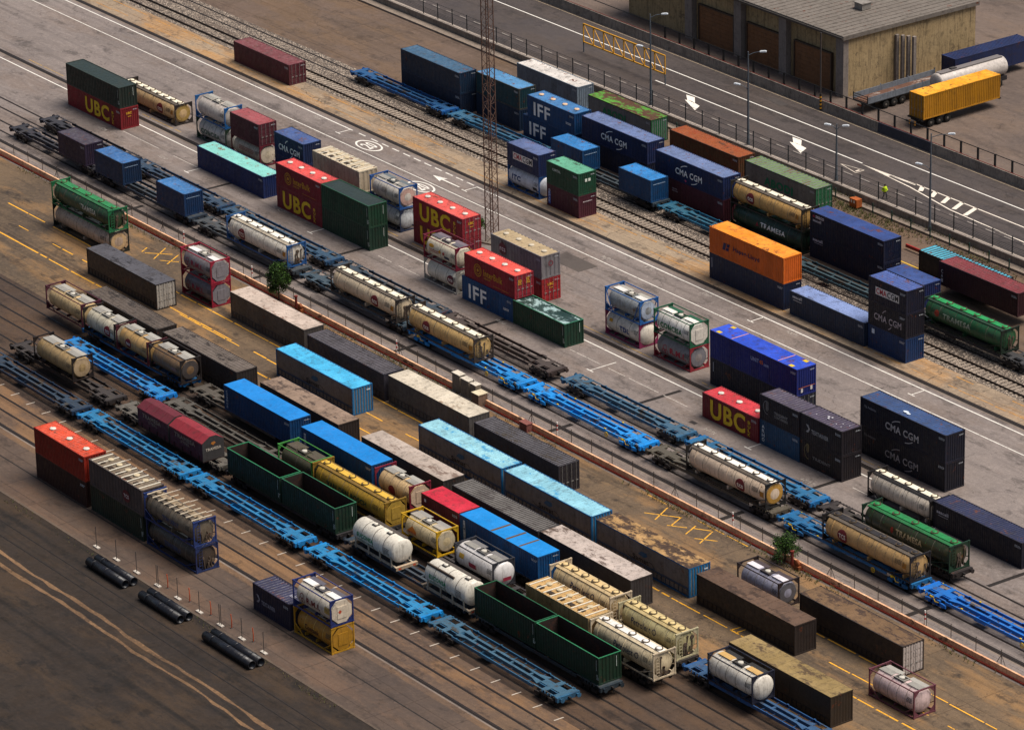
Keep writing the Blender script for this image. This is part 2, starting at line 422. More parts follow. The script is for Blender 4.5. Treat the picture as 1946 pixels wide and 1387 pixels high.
# ------------------------------------------------------------------ tank containers
def dish(R, x0, x1, b=.38):
    p = []
    for i in range(7):
        t = math.pi/2*i/6; p.append((x0+b-b*math.cos(t) if i else x0, max(.001, R*math.sin(t))))
    p[0] = (x0, .001)
    q = [(x1-(a-x0), r) for a, r in p][::-1]
    return p+q
def tank(x0, x1, y, z, label, tcol='#d8d2c4', fcol='#2b2a2c', H=2.55, R=1.12, over=0., frame_mode='full', walk='#9a968d', cover='#8a867e',
         marks=(), bands=4, hatches=1, brace=True, silo=False, group=None, endcol=None, name='tank_container', foot=0., strip=None, side=None, topframe=True, endplate=None, rust=.2, dirt=.4, bandcol='#6b6459', hatchcol=None, xbars=0):
    L = x1-x0; W = WID; o = (-L/2, -W/2, 0)
    root = thing(name, label, 'tank container' if name != 'tank_trailer_body' else 'tank', (x0+L/2, y+W/2, z), 0, group)
    zc = H-R-.12 if silo else H/2-.02
    tm = paint(tcol, .38, dirt=dirt, rust=rust, streak=.42, rustcol='#5a3a1c', dirtcol='#4a3a2a')
    mb = MB(); a, b = (.1-over, L-.1+over)
    mb.lathe(dish(R, a, b, .30 if silo else .42), (0, W/2, zc), 'x', 36)
    tk = mb.build('tank', tm, root, o)
    if bands:
        for i in range(bands):
            bb = MB(); xx = a+(b-a)*(i+1)/(bands+1)
            bb.lathe([(-.02, R+.001), (-.02, R+.012), (.02, R+.012), (.02, R+.001)], (xx, W/2, zc), 'x', 36)
            bb.build('tank_band', flat(bandcol, .5), tk, o)
    fm = paint(fcol, .5, dirt=.4, rust=.15)
    t = .11
    for xx in ((0, L-t) if frame_mode != 'none' else ()):
        e = MB()
        for y2 in (0, W-t): e.box(xx, y2, 0, xx+t, y2+t, H)
        e.box(xx+.002, t, .02, xx+t-.002, W-t, .02+.14); e.box(xx+.002, t, H-.13, xx+t-.002, W-t, H-.01)
        c = .55
        for y2, s in ((t, 1), (W-t, -1)):                         # gusset plates in the corners
            for zz, q in ((.16, 1), (H-.13, -1)):
                e.add([(xx+.03, y2, zz), (xx+.03, y2+s*c, zz), (xx+.03, y2, zz+q*c), (xx+t-.03, y2, zz), (xx+t-.03, y2+s*c, zz), (xx+t-.03, y2, zz+q*c)],
                      [(0,1,2),(3,4,5),(0,1,4,3),(1,2,5,4),(2,0,3,5)])
        for y2 in (-.004, W-.156):
            for zz in (-.002, H-.118): e.box(xx-.034, y2, zz, xx+t+.034, y2+.16, zz+.12)
        e.build('end_frame', fm, root, o)
    if frame_mode != 'none':
        s = MB()
        for y2 in (.01, W-.11): s.box(t, y2, .03, L-t, y2+.1, .14)
        if topframe and not silo:
            for y2 in (.01, W-.09): s.box(t, y2, H-.09, L-t, y2+.08, H-.01)
        if brace:
            for y2 in (.05, W-.05):
                s.bar((t, y2, .95), (L*.24, y2, .1), .07); s.bar((L-t, y2, .95), (L-L*.24, y2, .1), .07)
                if topframe and brace == 'v': s.bar((t, y2, H-.1), (L*.2, y2, .1), .07); s.bar((L-t, y2, H-.1), (L-L*.2, y2, .1), .07)
        s.build('side_rail', fm, root, o)
        for xx in (L*.2, L*.5, L*.8): sd_ = MB(); sd_.box(xx-.06, .35, .05, xx+.06, W-.35, zc-R+.16); sd_.build('saddle', fm, root, o)
    top = zc+R
    if silo:
        wk = MB(); wk.box(.12, W/2-.34, top-.02, L-.12, W/2+.34, top+.035)
        for i in range(int(L/1.0)): wk.box(.5+i*1.0, W/2-.34, top+.035, .53+i*1.0, W/2+.34, top+.055)
        wk.build('walkway', paint(strip or '#e6dcc4', .5, dirt=.3, streak=0, rust=.12, rustcol='#6b4a26'), root, o)
        sr = MB()
        for s_, w_ in ((-1, .3), (1, .3)):
            y0 = W/2+s_*.36; y1 = W/2+s_*.68
            zz = zc+math.sqrt(R*R-.60**2)
            sr.add([(.12, y0, top-.03), (L-.12, y0, top-.03), (L-.12, y1, zz+.06), (.12, y1, zz+.06), (.12, y0, top-.10), (L-.12, y0, top-.10), (L-.12, y1, zz-.02), (.12, y1, zz-.02)],
                   [(0,1,2,3),(7,6,5,4),(0,4,5,1),(2,6,7,3),(1,5,6,2),(3,7,4,0)])
            n = int(L/1.9)
            for i in range(n): sr.bar((1+i*1.9, y1, zz+.03), (1+i*1.9, W/2+s_*(R*.97), zc+R*.32), .03)
        sr.build('drain_channel', paint(side or '#5d5348', .6, dirt=.5), root, o)
        for i in range(hatches):
            xx = .75+(L-1.5)*i/(hatches-1)
            h = MB(); h.lathe([(0, .25), (.1, .25), (.13, .2), (.13, 0)], (xx, W/2, top+.03), 'z', 16)
            hh = h.build('hatch', flat(hatchcol or strip or '#d9cdb2', .5), root, o)
            g = MB(); g.ring((xx, W/2, top+.04), .37, .27, .06, 16); g.box(xx-.04, W/2+.24, top+.05, xx+.04, W/2+.4, top+.15)
            g.build('hatch_ring', flat('#4a3d2c', .5), hh, o)
        for xx in (L*.1, L*.5, L*.9):
            ft = MB(); ft.box(xx-.1, .25, .03, xx+.1, W-.25, zc-R+.25)
            ft.lathe([(-.05, R+.002), (-.05, R+.03), (.05, R+.03), (.05, R+.002)], (xx, W/2, zc), 'x', 36)
            ft.build('saddle_band', tm, root, o)
    else:
        wk = MB()
        wk.box(L*.10, W/2-.42, top-.015, L*.90, W/2-.40, top+.05)
        if walk: 
            for q0, q1 in ((.06, .40), (.58, .94)): wk.box(L*q0, W/2+.32, top-.06, L*q1, W/2+.86, top-.01)
            wk.box(L*.06, W/2+.34, top-.06, L*.94, W/2+.5, top-.02)
        wk.build('walkway', flat(walk or '#77736a', .55), root, o)
        for q0, q1 in ((.06, .34), (.68, .94)): cv = MB(); cv.box(L*q0, W/2-.38, top-.05, L*q1, W/2+.3, top+.02); cv.build('top_cover', paint(cover, .5, dirt=.3, streak=0), root, o)
        bx = MB(); bx.box(L*.40, W/2-.45, top-.04, L*.62, W/2+.3, top+.03)
        bx2 = MB()
        for q in (-.45, .24): bx2.box(L*.40, W/2+q, top+.031, L*.62, W/2+q+.06, top+.11)
        for q in (.40, .605): bx2.box(L*q, W/2-.38, top+.031, L*q+.06, W/2+.23, top+.11)
        bx.build('spill_box', flat('#3a3631', .55), root, o); bx2.build('spill_box_rim', flat(walk or '#8a867d', .5), root, o)
        h = MB(); h.lathe([(0, .26), (.12, .26), (.15, .2), (.15, 0)], (L*.51, W/2-.08, top+.03), 'z', 16)
        h.build('manhole', flat('#b9b3a6', .4), root, o)
    if xbars:
        rb = MB()
        for i in range(xbars): xx = L*(i+.5)/xbars; rb.box(xx-.045, .12, H-.06, xx+.045, W-.12, H+.02)
        rb.build('roof_bar', flat('#c2b49c', .5), root, o)
    if endplate:
        e = MB(); pts = []
        for q in range(8):
            an = math.pi/8+q*math.pi/4; pts.append((math.cos(an)*R*1.0, math.sin(an)*R*1.0))
        e.add([(L-.07, W/2+p, zc+q) for p, q in pts]+[(L-.02, W/2+p, zc+q) for p, q in pts], [tuple(range(8))[::-1], tuple(range(8, 16))]+[(i, (i+1)%8, 8+(i+1)%8, 8+i) for i in range(8)])
        e.box(L-.02, W*.30, zc-.6, L+.02, W*.70, zc+.55)
        e.build('end_plate', paint(endplate, .45, dirt=.3), root, o)
    elif endcol:
        e = MB(); e.lathe([(-.03, R*.86), (0.012, R*.86), (.03, R*.8), (.04, .001)], (b-.07, W/2, zc), 'x', 32)
        e.build('end_dish', paint(endcol, .45, dirt=.35, rust=.15), root, o)
    if silo and frame_mode != 'none' and not endcol and not endplate:
        pw = MB(); q = random.Random(int(x0*10)+int(y))
        for i in range(5):
            y2, z2 = q.uniform(.8, W-.5), q.uniform(.4, H-.5); pw.tube((L-.12, y2, z2), (L-.03, y2, z2), q.uniform(.08, .2), 10); pw.tube((L-.08, y2, z2), (L-.08, y2+q.uniform(-.3, .3), .25), .05, 6)
        pw.build('pipework', paint('#5a4c40', .5, dirt=.5, rust=.3), root, o)
    if silo and frame_mode != 'none' and not endcol and not endplate:
        ld = MB()
        for q in (.38, .72): ld.bar((L-.06, q, .15), (L-.06, q, H-.14), .04)
        for i in range(7): ld.bar((L-.06, .38, .35+i*.3), (L-.06, .72, .35+i*.3), .03)
        ld.build('ladder', fm, root, o)
    for mk in marks:
        if mk[0] == 'C': mark(root, mk[1], mk[2], mk[3], 'C', L, W, H, o, mk[4] if len(mk) > 4 else .016, R, zc)
        else: mark(root, mk[1], mk[2], mk[3], mk[0], L, W, H, o, mk[4] if len(mk) > 4 else .05)
    mark(root, 'code_marking', '#3a3633', [('c', L*.82, zc+.05, L*.1, .45, 4)], 'C', L, W, H, o, .016, R, zc)
    root['_zc'] = zc
    del root['_zc']
    return root

# ------------------------------------------------------------------ flat wagons
WAG = {}
def wagon_parts(col, L, trim, deck):
    k = (col, L, trim)
    if k in WAG: return WAG[k]
    fm = paint(col, .6, dirt=.42 if trim else .65, streak=0, rust=.12 if trim else .28, dirtcol='#241d1a', fade=.3)
    cc = [int(int(col[i:i+2], 16)*(.9 if trim else .75)+q*(.1 if trim else .25)) for i, q in ((1, 0x62), (3, 0x5c), (5, 0x54))]
    dm = paint(deck or '#%02x%02x%02x' % tuple(cc), .6, dirt=.5, streak=0, rust=.15, fade=.3, stain=.3 if not deck else 0, staincol='#3a352f')
    dk = paint('#1d1a19', .7, dirt=.4, streak=0)
    mb = MB(); Z = 1.15
    for sgn in (0, 1):
        X = (lambda q: q) if sgn == 0 else (lambda q: L-q)
        def bx(a, y0, z0, b, y1, z1, m=0):
            p, q = sorted((X(a), X(b))); mb.box(p, y0, z0, q, y1, z1, m)
        bx(.0, -1.2, .72, .28, 1.2, Z-.003)                                   # headstock
        # end deck plate with four openings
        bx(.28, -1.15, Z-.07, .75, 1.15, Z, 1)
        for s in (-1, 1):
            p = sorted((s*.38, s*1.15)); q0 = sorted((s*1.02, s*1.15)); q1 = sorted((s*.26, s*.38))
            bx(.75, q0[0], Z-.07, 1.85, q0[1], Z, 1); 
            bx(1.85, p[0], Z-.07, 2.4, p[1], Z, 1)
            bx(2.4, q0[0], Z-.07, 3.5, q0[1], Z, 1)
            mb.add([(X(3.5), s*.26, Z-.006), (X(3.5), s*.8, Z-.006), (X(4.7), s*.44, Z-.006), (X(4.7), s*.26, Z-.006),
                    (X(3.5), s*.26, Z-.07), (X(3.5), s*.8, Z-.07), (X(4.7), s*.44, Z-.07), (X(4.7), s*.26, Z-.07)],
                   [(0,1,2,3),(4,5,6,7),(0,1,5,4),(1,2,6,5),(2,3,7,6),(3,0,4,7)], 1)
            for xx in (.9, 1.3, 1.7, 2.1): bx(xx, *sorted((s*1.15, s*1.26))[:1], .95, xx+.1, sorted((s*1.15, s*1.26))[1], Z-.02)
            bx(.5, sorted((s*1.0, s*1.16))[0], Z+.001, .66, sorted((s*1.0, s*1.16))[1], Z+.07)    # container pins
        bx(.75, -.38, Z-.07, 3.5, .38, Z-.001, 1)
        bx(.28, -.5, .62, 3.6, .5, Z-.071)
    for s in (-1, 1):
        p = sorted((s*.2, s*.46)); mb.box(3.5, p[0], .74, L-3.5, p[1], Z-.012, 1)    # twin spine beams
        q = sorted((s*1.10, s*1.19)); mb.box(3.5, q[0], .84, L-3.5, q[1], Z-.03)      # side sills
        n = 7
        for i in range(n+1):
            xx = 4.6+(L-9.2)*i/n; r = sorted((s*.46, s*1.10)); mb.box(xx-.022, r[0], Z-.26, xx+.022, r[1], Z-.2)
        for i in range(4):
            xx = 4.2+(L-8.4)*i/3; r = sorted((s*1.1, s*1.24)); mb.box(xx-.1, r[0], Z-.2, xx+.1, r[1], Z+.03)
    for f_ in (.28, .43, .57, .72):
        mb.box(L*f_-.1, -.2, Z-.2, L*f_+.1, .2, Z-.05, 1)
    mb.box(L*.36, -.75, .42, L*.44, -.1, .72, 0); mb.tube((L*.55, .15, .55), (L*.63, .15, .55), .2, 10)      # brake gear
    def mesh(m, name, mats):
        o = m.build(name, mats, None, (-L/2, 0, 0)); me = o.data; bpy.data.objects.remove(o); return me
    P = {'deck_frame': mesh(mb, 'deck_frame', [fm, dm])}
    bg_ = MB()
    for s in (-1, 1):
        y0, y1 = sorted((s*.98, s*1.1))
        bg_.box(-1.35, y0, .34, 1.35, y1, .62); bg_.box(-.6, y0, .3, .6, y1, .84)
        for xx in (-.9, .9): bg_.box(xx-.2, y0-.03, .32, xx+.2, y1+.03, .68)
        for xx in (-.25, 0, .25): bg_.tube((xx, s*1.06, .32), (xx, s*1.06, .6), .08, 8)
    bg_.box(-.25, -1.0, .4, .25, 1.0, .7)
    bogcol = paint(col if trim else '#211d1c', .65, dirt=.55, streak=0)
    o = bg_.build('bogie', bogcol); P['bogie'] = o.data; bpy.data.objects.remove(o)
    ws = MB(); ws.tube((0, -.9, .44), (0, .9, .44), .07, 8)
    for s in (-1, 1): ws.lathe([(-.06, .1), (-.06, .44), (.06, .44), (.06, .1)], (0, s*.84, .44), 'y', 18)
    o = ws.build('wheel_set', flat('#1a1614', .5, .4)); P['wheel_set'] = o.data; bpy.data.objects.remove(o)
    bf = MB(); bf.tube((-.05, 0, 0), (.3, 0, 0), .1, 10); bf.tube((.3, 0, 0), (.36, 0, 0), .21, 14); 
    o = bf.build('buffer', paint(col, .5, dirt=.5)); P['buffer'] = o.data; bpy.data.objects.remove(o)
    ck = MB(); ck.box(-.05, -.08, -.1, .3, .08, .05); ck.tube((.22, 0, 0), (.22, 0, -.45), .035, 6)
    o = ck.build('coupling_hook', dk); P['coupling_hook'] = o.data; bpy.data.objects.remove(o)
    if trim:
        hd = MB()
        hd.bar((-.5, -1.26, .98), (-.15, -1.26, 1.08), .05); hd.bar((-.15, -1.26, 1.08), (.1, -1.3, .72), .05); hd.bar((.1, -1.3, .72), (.55, -1.3, .78), .05); hd.box(-.6, -1.3, .9, -.35, -1.2, 1.1)
        o = hd.build('brake_handle', flat('#d9b400', .5)); P['brake_handle'] = o.data; bpy.data.objects.remove(o)
        hw = MB(); hw.lathe([(-.03, .2), (-.03, .26), (.03, .26), (.03, .2), (-.03, .2)], (0, -1.28, .72), 'y', 18); hw.bar((-.22, -1.28, .72), (.22, -1.28, .72), .04); hw.bar((0, -1.28, .5), (0, -1.28, .94), .04)
        o = hw.build('hand_wheel', flat('#c8a52a', .5)); P['hand_wheel'] = o.data; bpy.data.objects.remove(o)
        pn = MB(); pn.box(-.11, -.06, 0, .11, .06, .06)
        o = pn.build('container_pin', flat('#d9b400', .5)); P['container_pin'] = o.data; bpy.data.objects.remove(o)
    WAG[k] = P; return P
def wagon(x0, yc, col, label, L=18.75, trim=False, deck=None, group='flat wagons coupled into trains'):
    P = wagon_parts(col, L, trim, deck)
    r = thing('flat_wagon', label, 'flat wagon', (x0+L/2, yc, 0), 0, group)
    link('deck_frame', P['deck_frame'], r)
    for s in (-1, 1):
        b = link('bogie', P['bogie'], r); b.location = (s*(L/2-2.1), 0, 0)
        for q in (-.9, .9): ws = link('wheel_set', P['wheel_set'], b); ws.location = (q, 0, 0)
        for q in (-.87, .87):
            f = link('buffer', P['buffer'], r); f.location = (s*L/2, q, .98); f.rotation_euler = (0, 0, 0 if s > 0 else math.pi)
        h = link('coupling_hook', P['coupling_hook'], r); h.location = (s*L/2, 0, .95); h.rotation_euler = (0, 0, 0 if s > 0 else math.pi)
        if trim:
            d = link('brake_handle', P['brake_handle'], r); d.location = (s*(L/2-2.2), 0, 0)
            for q in (-1.1, 1.1):
                for dx in (.6, 5.6): p = link('container_pin', P['container_pin'], r); p.location = (s*(L/2-dx), q, 1.16)
    if trim: hw = link('hand_wheel', P['hand_wheel'], r); hw.location = (L/2-5.2, 0, 0)
    return r
# ------------------------------------------------------------------ ground and setting
def ground(name, base, alt, dark, warm=None, lanes=.35, spots=.4, slab=None, rough=.8, gritty=.5, gscale=1.0, crack=.5, blot=.55):
    key = ('g', name)
    if key in MATS: return MATS[key]
    m, t, b = newmat(name); v = coords(t)
    c = mixc(t, ramp(t, noise(t, v, .06, 5, .6), .36, .64), C(base), C(alt))
    if warm: c = mixc(t, ramp(t, noise(t, coords(t, (.35, 1.2, 1)), .16, 6, .7, None, 4), .47, .60, 0, blot), c, C(warm))
    if lanes:
        c = mixc(t, ramp(t, noise(t, coords(t, (.012, .9, 1)), 1.0, 3, .55, None, 8), .5, .72, 0, lanes), c, C(dark))
        c = mixc(t, ramp(t, noise(t, coords(t, (.05, 2.6, 1)), 1.0, 4, .6, None, 18), .55, .75, 0, lanes*.7), c, C(dark))
    if spots:
        c = mixc(t, ramp(t, noise(t, coords(t, (.5, 1, 1)), .45, 6, .7, None, 2), .53, .64, 0, spots), c, C(dark))
        c = mixc(t, ramp(t, noise(t, coords(t, (.6, 1, 1)), 1.3, 4, .7, None, 31), .62, .69, 0, spots), c, C(dark))
    pl = noise(t, coords(t, (.25, 1.0, 1)), .8, 7, .78, None, 61)
    c = mixc(t, ramp(t, pl, .52, .66, 0, .5*gritty), c, tuple(min(1, q*1.45) for q in C(alt)))
    if slab:
        br = t.nodes.new('ShaderNodeTexBrick'); br.offset = 0.0; br.inputs['Scale'].default_value = 1
        br.inputs['Brick Width'].default_value = slab[0]; br.inputs['Row Height'].default_value = slab[1]
        br.inputs['Mortar Size'].default_value = .05; br.inputs['Mortar Smooth'].default_value = .3; br.inputs['Bias'].default_value = -.2
        t.links.new(v, br.inputs['Vector'])
        br.inputs['Color1'].default_value = (.86, .86, .86, 1); br.inputs['Color2'].default_value = (1.08, 1.06, 1.03, 1); br.inputs['Mortar'].default_value = (.42, .38, .35, 1)
        c = mixc(t, .85, c, br.outputs['Color'], 'MULTIPLY')
    if crack:
        vo = t.nodes.new('ShaderNodeTexVoronoi'); vo.feature = 'DISTANCE_TO_EDGE'; vo.inputs['Scale'].default_value = .085
        ns = t.nodes.new('ShaderNodeTexNoise'); ns.inputs['Scale'].default_value = .5; ns.inputs['Detail'].default_value = 4
        t.links.new(v, ns.inputs['Vector'])
        ad = t.nodes.new('ShaderNodeMix'); ad.data_type = 'VECTOR'; ad.inputs[0].default_value = .6
        va = t.nodes.new('ShaderNodeVectorMath'); va.operation = 'MULTIPLY_ADD'; t.links.new(ns.outputs['Color'], va.inputs[0]); va.inputs[1].default_value = (5, 5, 0); t.links.new(v, va.inputs[2])
        t.links.new(va.outputs[0], vo.inputs['Vector'])
        c = mixc(t, ramp(t, vo.outputs[0], .0, .006, crack, 0), c, C('#241e1b'))
    gr = noise(t, v, 7*gscale, 3, .8, None, 6)
    c = mixc(t, ramp(t, gr, .35, .7, 0, gritty*.5), c, C(dark))
    gr2 = noise(t, v, 2.2*gscale, 5, .8, None, 16)
    c = mixc(t, ramp(t, gr2, .45, .75, 0, gritty*.45), c, tuple(min(1, q*1.7) for q in C(alt)))
    t.links.new(c, b.inputs['Base Color'])
    t.links.new(ramp(t, noise(t, v, .5, 4, .6, None, 50), .35, .65, rough-.15, rough+.1), b.inputs['Roughness'])
    b.inputs['Specular IOR Level'].default_value = .3
    bp = t.nodes.new('ShaderNodeBump'); bp.inputs['Strength'].default_value = .25; bp.inputs['Distance'].default_value = .03
    t.links.new(gr, bp.inputs['Height']); t.links.new(bp.outputs[0], b.inputs['Normal'])
    MATS[key] = m; return m
def stones():
    m, t, b = newmat('ballast_stone'); v = coords(t)
    vo = t.nodes.new('ShaderNodeTexVoronoi'); vo.inputs['Scale'].default_value = 5.5; t.links.new(v, vo.inputs['Vector'])
    sp = t.nodes.new('ShaderNodeSeparateColor'); t.links.new(vo.outputs['Color'], sp.inputs[0])
    c = mixc(t, sp.outputs[0], C('#6e5f52'), C('#c0ae9b'))
    c = mixc(t, ramp(t, vo.outputs['Distance'], .25, .6, 0, .85), c, C('#2b2420'))
    c = mixc(t, ramp(t, noise(t, coords(t, (.12, .8, 1)), 1, 4, .6), .48, .66, 0, .6), c, C('#4b3d33'))
    t.links.new(c, b.inputs['Base Color']); b.inputs['Roughness'].default_value = .9
    bp = t.nodes.new('ShaderNodeBump'); bp.inputs['Strength'].default_value = .9; bp.inputs['Distance'].default_value = .08; bp.invert = True
    t.links.new(vo.outputs['Distance'], bp.inputs['Height']); t.links.new(bp.outputs[0], b.inputs['Normal'])
    return m
X0, X1 = -230, 260
def sheet(name, y0, y1, z, mat, x0=X0, x1=X1):
    mb = MB(); mb.add([(x0,y0,z),(x1,y0,z),(x1,y1,z),(x0,y1,z)], [(0,1,2,3)])
    return struct(mb.build(name, mat))
G_base = ground('earth', '#4a3b30', '#5d4a3a', '#2c231d', None)
sheet('ground', -900, 900, -.25, G_base, -900, 900)
yard_m = ground('yard_asphalt', '#706661', '#80756f', '#3b3431', '#6f5f54', .55, .6, None, .75, .8)
sheet('bottom_road', -200, -85.2, 0, ground('edge_darkened_road', '#241c17', '#30261e', '#120e0b', '#4a3826', .95, .75, None, .85, 1.0))  # road's own dark brown, deepened to paint in the darkening towards the edge
sheet('storage_pavement', -85.2, -78.2, 0, ground('slab_brown', '#4b3f38', '#5a4a3f', '#2a221d', '#6b5240', .35, .6, (5.6, 4.2), .8, .6, crack=.2))
sheet('track_pavement', -78.2, -71.9, 0, ground('worn_ochre', '#54443a', '#6b543f', '#2c221c', '#8a6540', .6, .65, None, .8, .7))
sheet('siding_ground', -71.9, -56.4, 0, ground('siding_dirt', '#3a2e27', '#49392d', '#1d1613', '#5a432f', .6, .6, None, .9, .8))
sheet('trailer_park_pavement', -56.4, -37.7, 0, ground('trailer_pavement', '#524538', '#6b5843', '#2a221c', '#a0784a', .65, .75, (9.0, 6.2), .8, .8, crack=.55, blot=.6))  # base lowered too: falloff away from the centre put into the colour
sheet('yard_pavement', -37.7, -.25, 0, yard_m)
sheet('concrete_strip', -.25, 4.35, 0, ground('strip_concrete', '#857361', '#99866f', '#4b4038', '#ad7f48', .45, .7, (3.9, 2.3), .85, .8, crack=.8, blot=.65))
sheet('ballast_bed', 4.35, 12.0, 0, stones())
sheet('far_storage_pavement', 12.0, 28.85, 0, ground('far_slab', '#5a4a3e', '#66554a', '#33281f', '#6f573f', .3, .5, (6, 4.5), .85, .7))
HZ = 1.0
sheet('highway', 29.35, 43.7, HZ, ground('highway_asphalt', '#3e3735', '#4a423f', '#221d1b', '#4d423b', .7, .5, None, .75, .7))  # asphalt tone lowered to hold the falloff away from the centre
sheet('depot_pavement', 44.1, 140, HZ, ground('depot_asphalt', '#574b44', '#695a50', '#352c28', '#6e5b4c', .3, .4, None, .8, .7))
# ---- rails set in the ground
railm = flat('#3a302b', .4, .5); groove = flat('#1e1815', .8)
def track(name, yc, half=.9, x0=X0, x1=X1, sleepers=False):
    r = struct(bpy.data.objects.new(name, None)); sc.collection.objects.link(r)
    z = .0 if not sleepers else .06
    for s in (-1, 1):
        g = MB(); y = yc+s*half
        if not sleepers: g.add([(x0,y-.14,.004),(x1,y-.14,.004),(x1,y+.14,.004),(x0,y+.14,.004)], [(0,1,2,3)], 1)
        g.box(x0, y-.037, z+.006, x1, y+.037, z+.03 if not sleepers else z+.17)
        if sleepers: g.box(x0, y-.07, z+.006, x1, y+.07, z+.025)
        g.build('rail', [railm, groove], r)
    if sleepers:
        sm = ground('sleeper_concrete', '#84776a', '#9a8c7d', '#4b4037', None, 0, .5, None, .85, .7, crack=0)
        mb = MB(); mb.box(-.12, -1.3, -.06, .12, 1.3, z)
        a = mb.build('sleeper', sm, r); xs = [-70+.68*i for i in range(230)]
        vis = [x for x in xs if -36 < x < 32][:100]
        a.location = (vis[0], yc, 0)
        for x in vis[1:]:
            o = a.copy(); sc.collection.objects.link(o); o.location = (x, yc, 0); o.parent = r
        rest = MB()
        for x in xs:
            if x not in vis: rest.box(x-.12, yc-1.3, -.06, x+.12, yc+1.3, z)
        struct(rest.build('sleepers', sm, r), 'stuff')
    return r
track('railway_track', 6.1, sleepers=True)
track('railway_track', 10.15, sleepers=False)
for yc in (-27.8, -32.05, -57.95, -61.8, -66.1, -70.05, -74.25): track('railway_track', yc)
for yc, wd in ((.15, .33), (-17.85, .33), (-34.75, .3), (-77.1, .22)):
    r = MB(); r.add([(X0,yc-wd,.004),(X1,yc-wd,.004),(X1,yc+wd,.004),(X0,yc+wd,.004)], [(0,1,2,3)], 1)
    r.add([(X0,yc-wd*1.9,.002),(X1,yc-wd*1.9,.002),(X1,yc-wd,.002),(X0,yc-wd,.002)], [(0,1,2,3)], 2)
    r.box(X0, yc-.05, .006, X1, yc+.05, .03)
    struct(r.build('crane_rail', [railm, groove, ground('rail_concrete', '#6d6057', '#7d6f64', '#463c36', None, .2, .4, None, .8, .6, crack=0)]))
# ---- painted markings
def markmat(col, wear=.45):
    k = ('mk', col, wear)
    if k in MATS: return MATS[k]
    m, t, b = newmat('road_paint'); v = coords(t)
    c = mixc(t, ramp(t, noise(t, v, 2.6, 6, .75), .55-.25*wear, .85-.3*wear, 0, .9), C(col), C('#5b5048'))
    t.links.new(c, b.inputs['Base Color']); b.inputs['Roughness'].default_value = .7; MATS[k] = m; return m
def marking(name, polys, col, z=.008, wear=.45):
    mb = MB()
    for p in polys: mb.add([(x, y, z) for x, y in p], [tuple(range(len(p)))])
    return struct(mb.build(name, markmat(col, wear)))
def seg(x0, x1, y, w=.13): return [(x0,y-w/2),(x1,y-w/2),(x1,y+w/2),(x0,y+w/2)]
def stroke(p, q, w=.13):
    d = Vector((q[0]-p[0], q[1]-p[1])).normalized(); n = Vector((-d.y, d.x))*w/2
    return [(p[0]-n.x,p[1]-n.y),(q[0]-n.x,q[1]-n.y),(q[0]+n.x,q[1]+n.y),(p[0]+n.x,p[1]+n.y)]
W1 = '#d8d2c8'
marking('lane_line', [seg(-150, -45.9, -1.08, .16)]+[seg(x, x+1.35, -1.08, .16) for x in (-44.6, -42.1, -39.9, -37.8, -35.6, -33.5, -31.4, -29.3, -27.2, -25.2, -23.1)]+[seg(-21.2, 150, -1.1, .16)], W1, wear=.3)
marking('lane_line', [seg(-150, 150, -4.38, .12)], W1, wear=.35)
marking('lane_line', [seg(-150, 150, -19.25, .16)], W1, wear=.2)
marking('lane_line', [seg(a, b, -21.95, .1) for a, b in ((-63,-55),(-51.9,-46.8),(-10.5,-8),(-6.7,-2.8),(-1.6,3),(23.8,28.8),(30.2,33),(33.6,38.4),(39.2,43),(68,71))], '#b9b0a6', wear=.55)
T = []
for x in (29.5, 54.6, 79.7, -21.1, -46.3):
    T += [stroke((x, -1.15), (x, -2.9), .12), stroke((x-.5, -2.9), (x+.5, -2.9), .12)]
    T += [stroke((x, -20.4), (x, -23.7), .12), stroke((x-.5, -23.75), (x+.55, -23.75), .12)]
marking('bay_mark', T, W1, wear=.3)
marking('direction_arrow', [[(-27.5,-2.68),(-25.4,-2.1),(-25.6,-2.55),(-22.35,-2.6),(-22.35,-2.75),(-25.6,-2.8),(-25.4,-3.25)]], W1, wear=.25)
def speed_mark(cx, cy, rx=2.25, ry=1.2):
    polys = []
    for i in range(40):
        a, b = 2*math.pi*i/40, 2*math.pi*(i+1)/40
        polys.append([(cx+rx*math.cos(a), cy+ry*math.sin(a)), (cx+rx*math.cos(b), cy+ry*math.sin(b)), (cx+(rx-.32)*math.cos(b), cy+(ry-.17)*math.sin(b)), (cx+(rx-.32)*math.cos(a), cy+(ry-.17)*math.sin(a))])
    vs, fs = text_mesh('20', .02)
    for f in fs: polys.append([(cx+1.15-2.3*vs[i][1], cy-.62+1.24*vs[i][0]) for i in f])
    marking('speed_limit_mark', polys, W1, wear=.25)
speed_mark(-40.3, -2.62); speed_mark(-25.2, -5.95)
for x, y in ((-53, -23.4), (-66, -23.6), (-30, -22.6), (12.5, -23.2), (48.4, -24.2), (63.5, -24.6), (10, -1.9), (20, -2.0), (34, -1.9), (-19, -7), (5, -3.6), (-53, -1.9)):
    r = random.Random(int(x*7)); ps = []
    for i in range(5):
        xx = x+i*.35; ps += [stroke((xx, y), (xx+r.uniform(-.1, .2), y+.5), .08), stroke((xx, y+r.choice((0, .25, .5))), (xx+.22, y+r.choice((0, .25, .5))), .08)]
    marking('bay_number', ps, '#a79f96', wear=.5)
YL = '#e0a01c'
def worn(a, b, y, w, rr, gap=.35, jit=.04):
    o = []; x = a
    while x < b:
        l = rr.uniform(.8, 5); 
        if rr.random() > gap: o.append(seg(x, min(b, x+l), y+rr.uniform(-jit, jit), w*rr.uniform(.7, 1.1)))
        x += l+rr.uniform(.02, .5)
    return o
rr = random.Random(5)
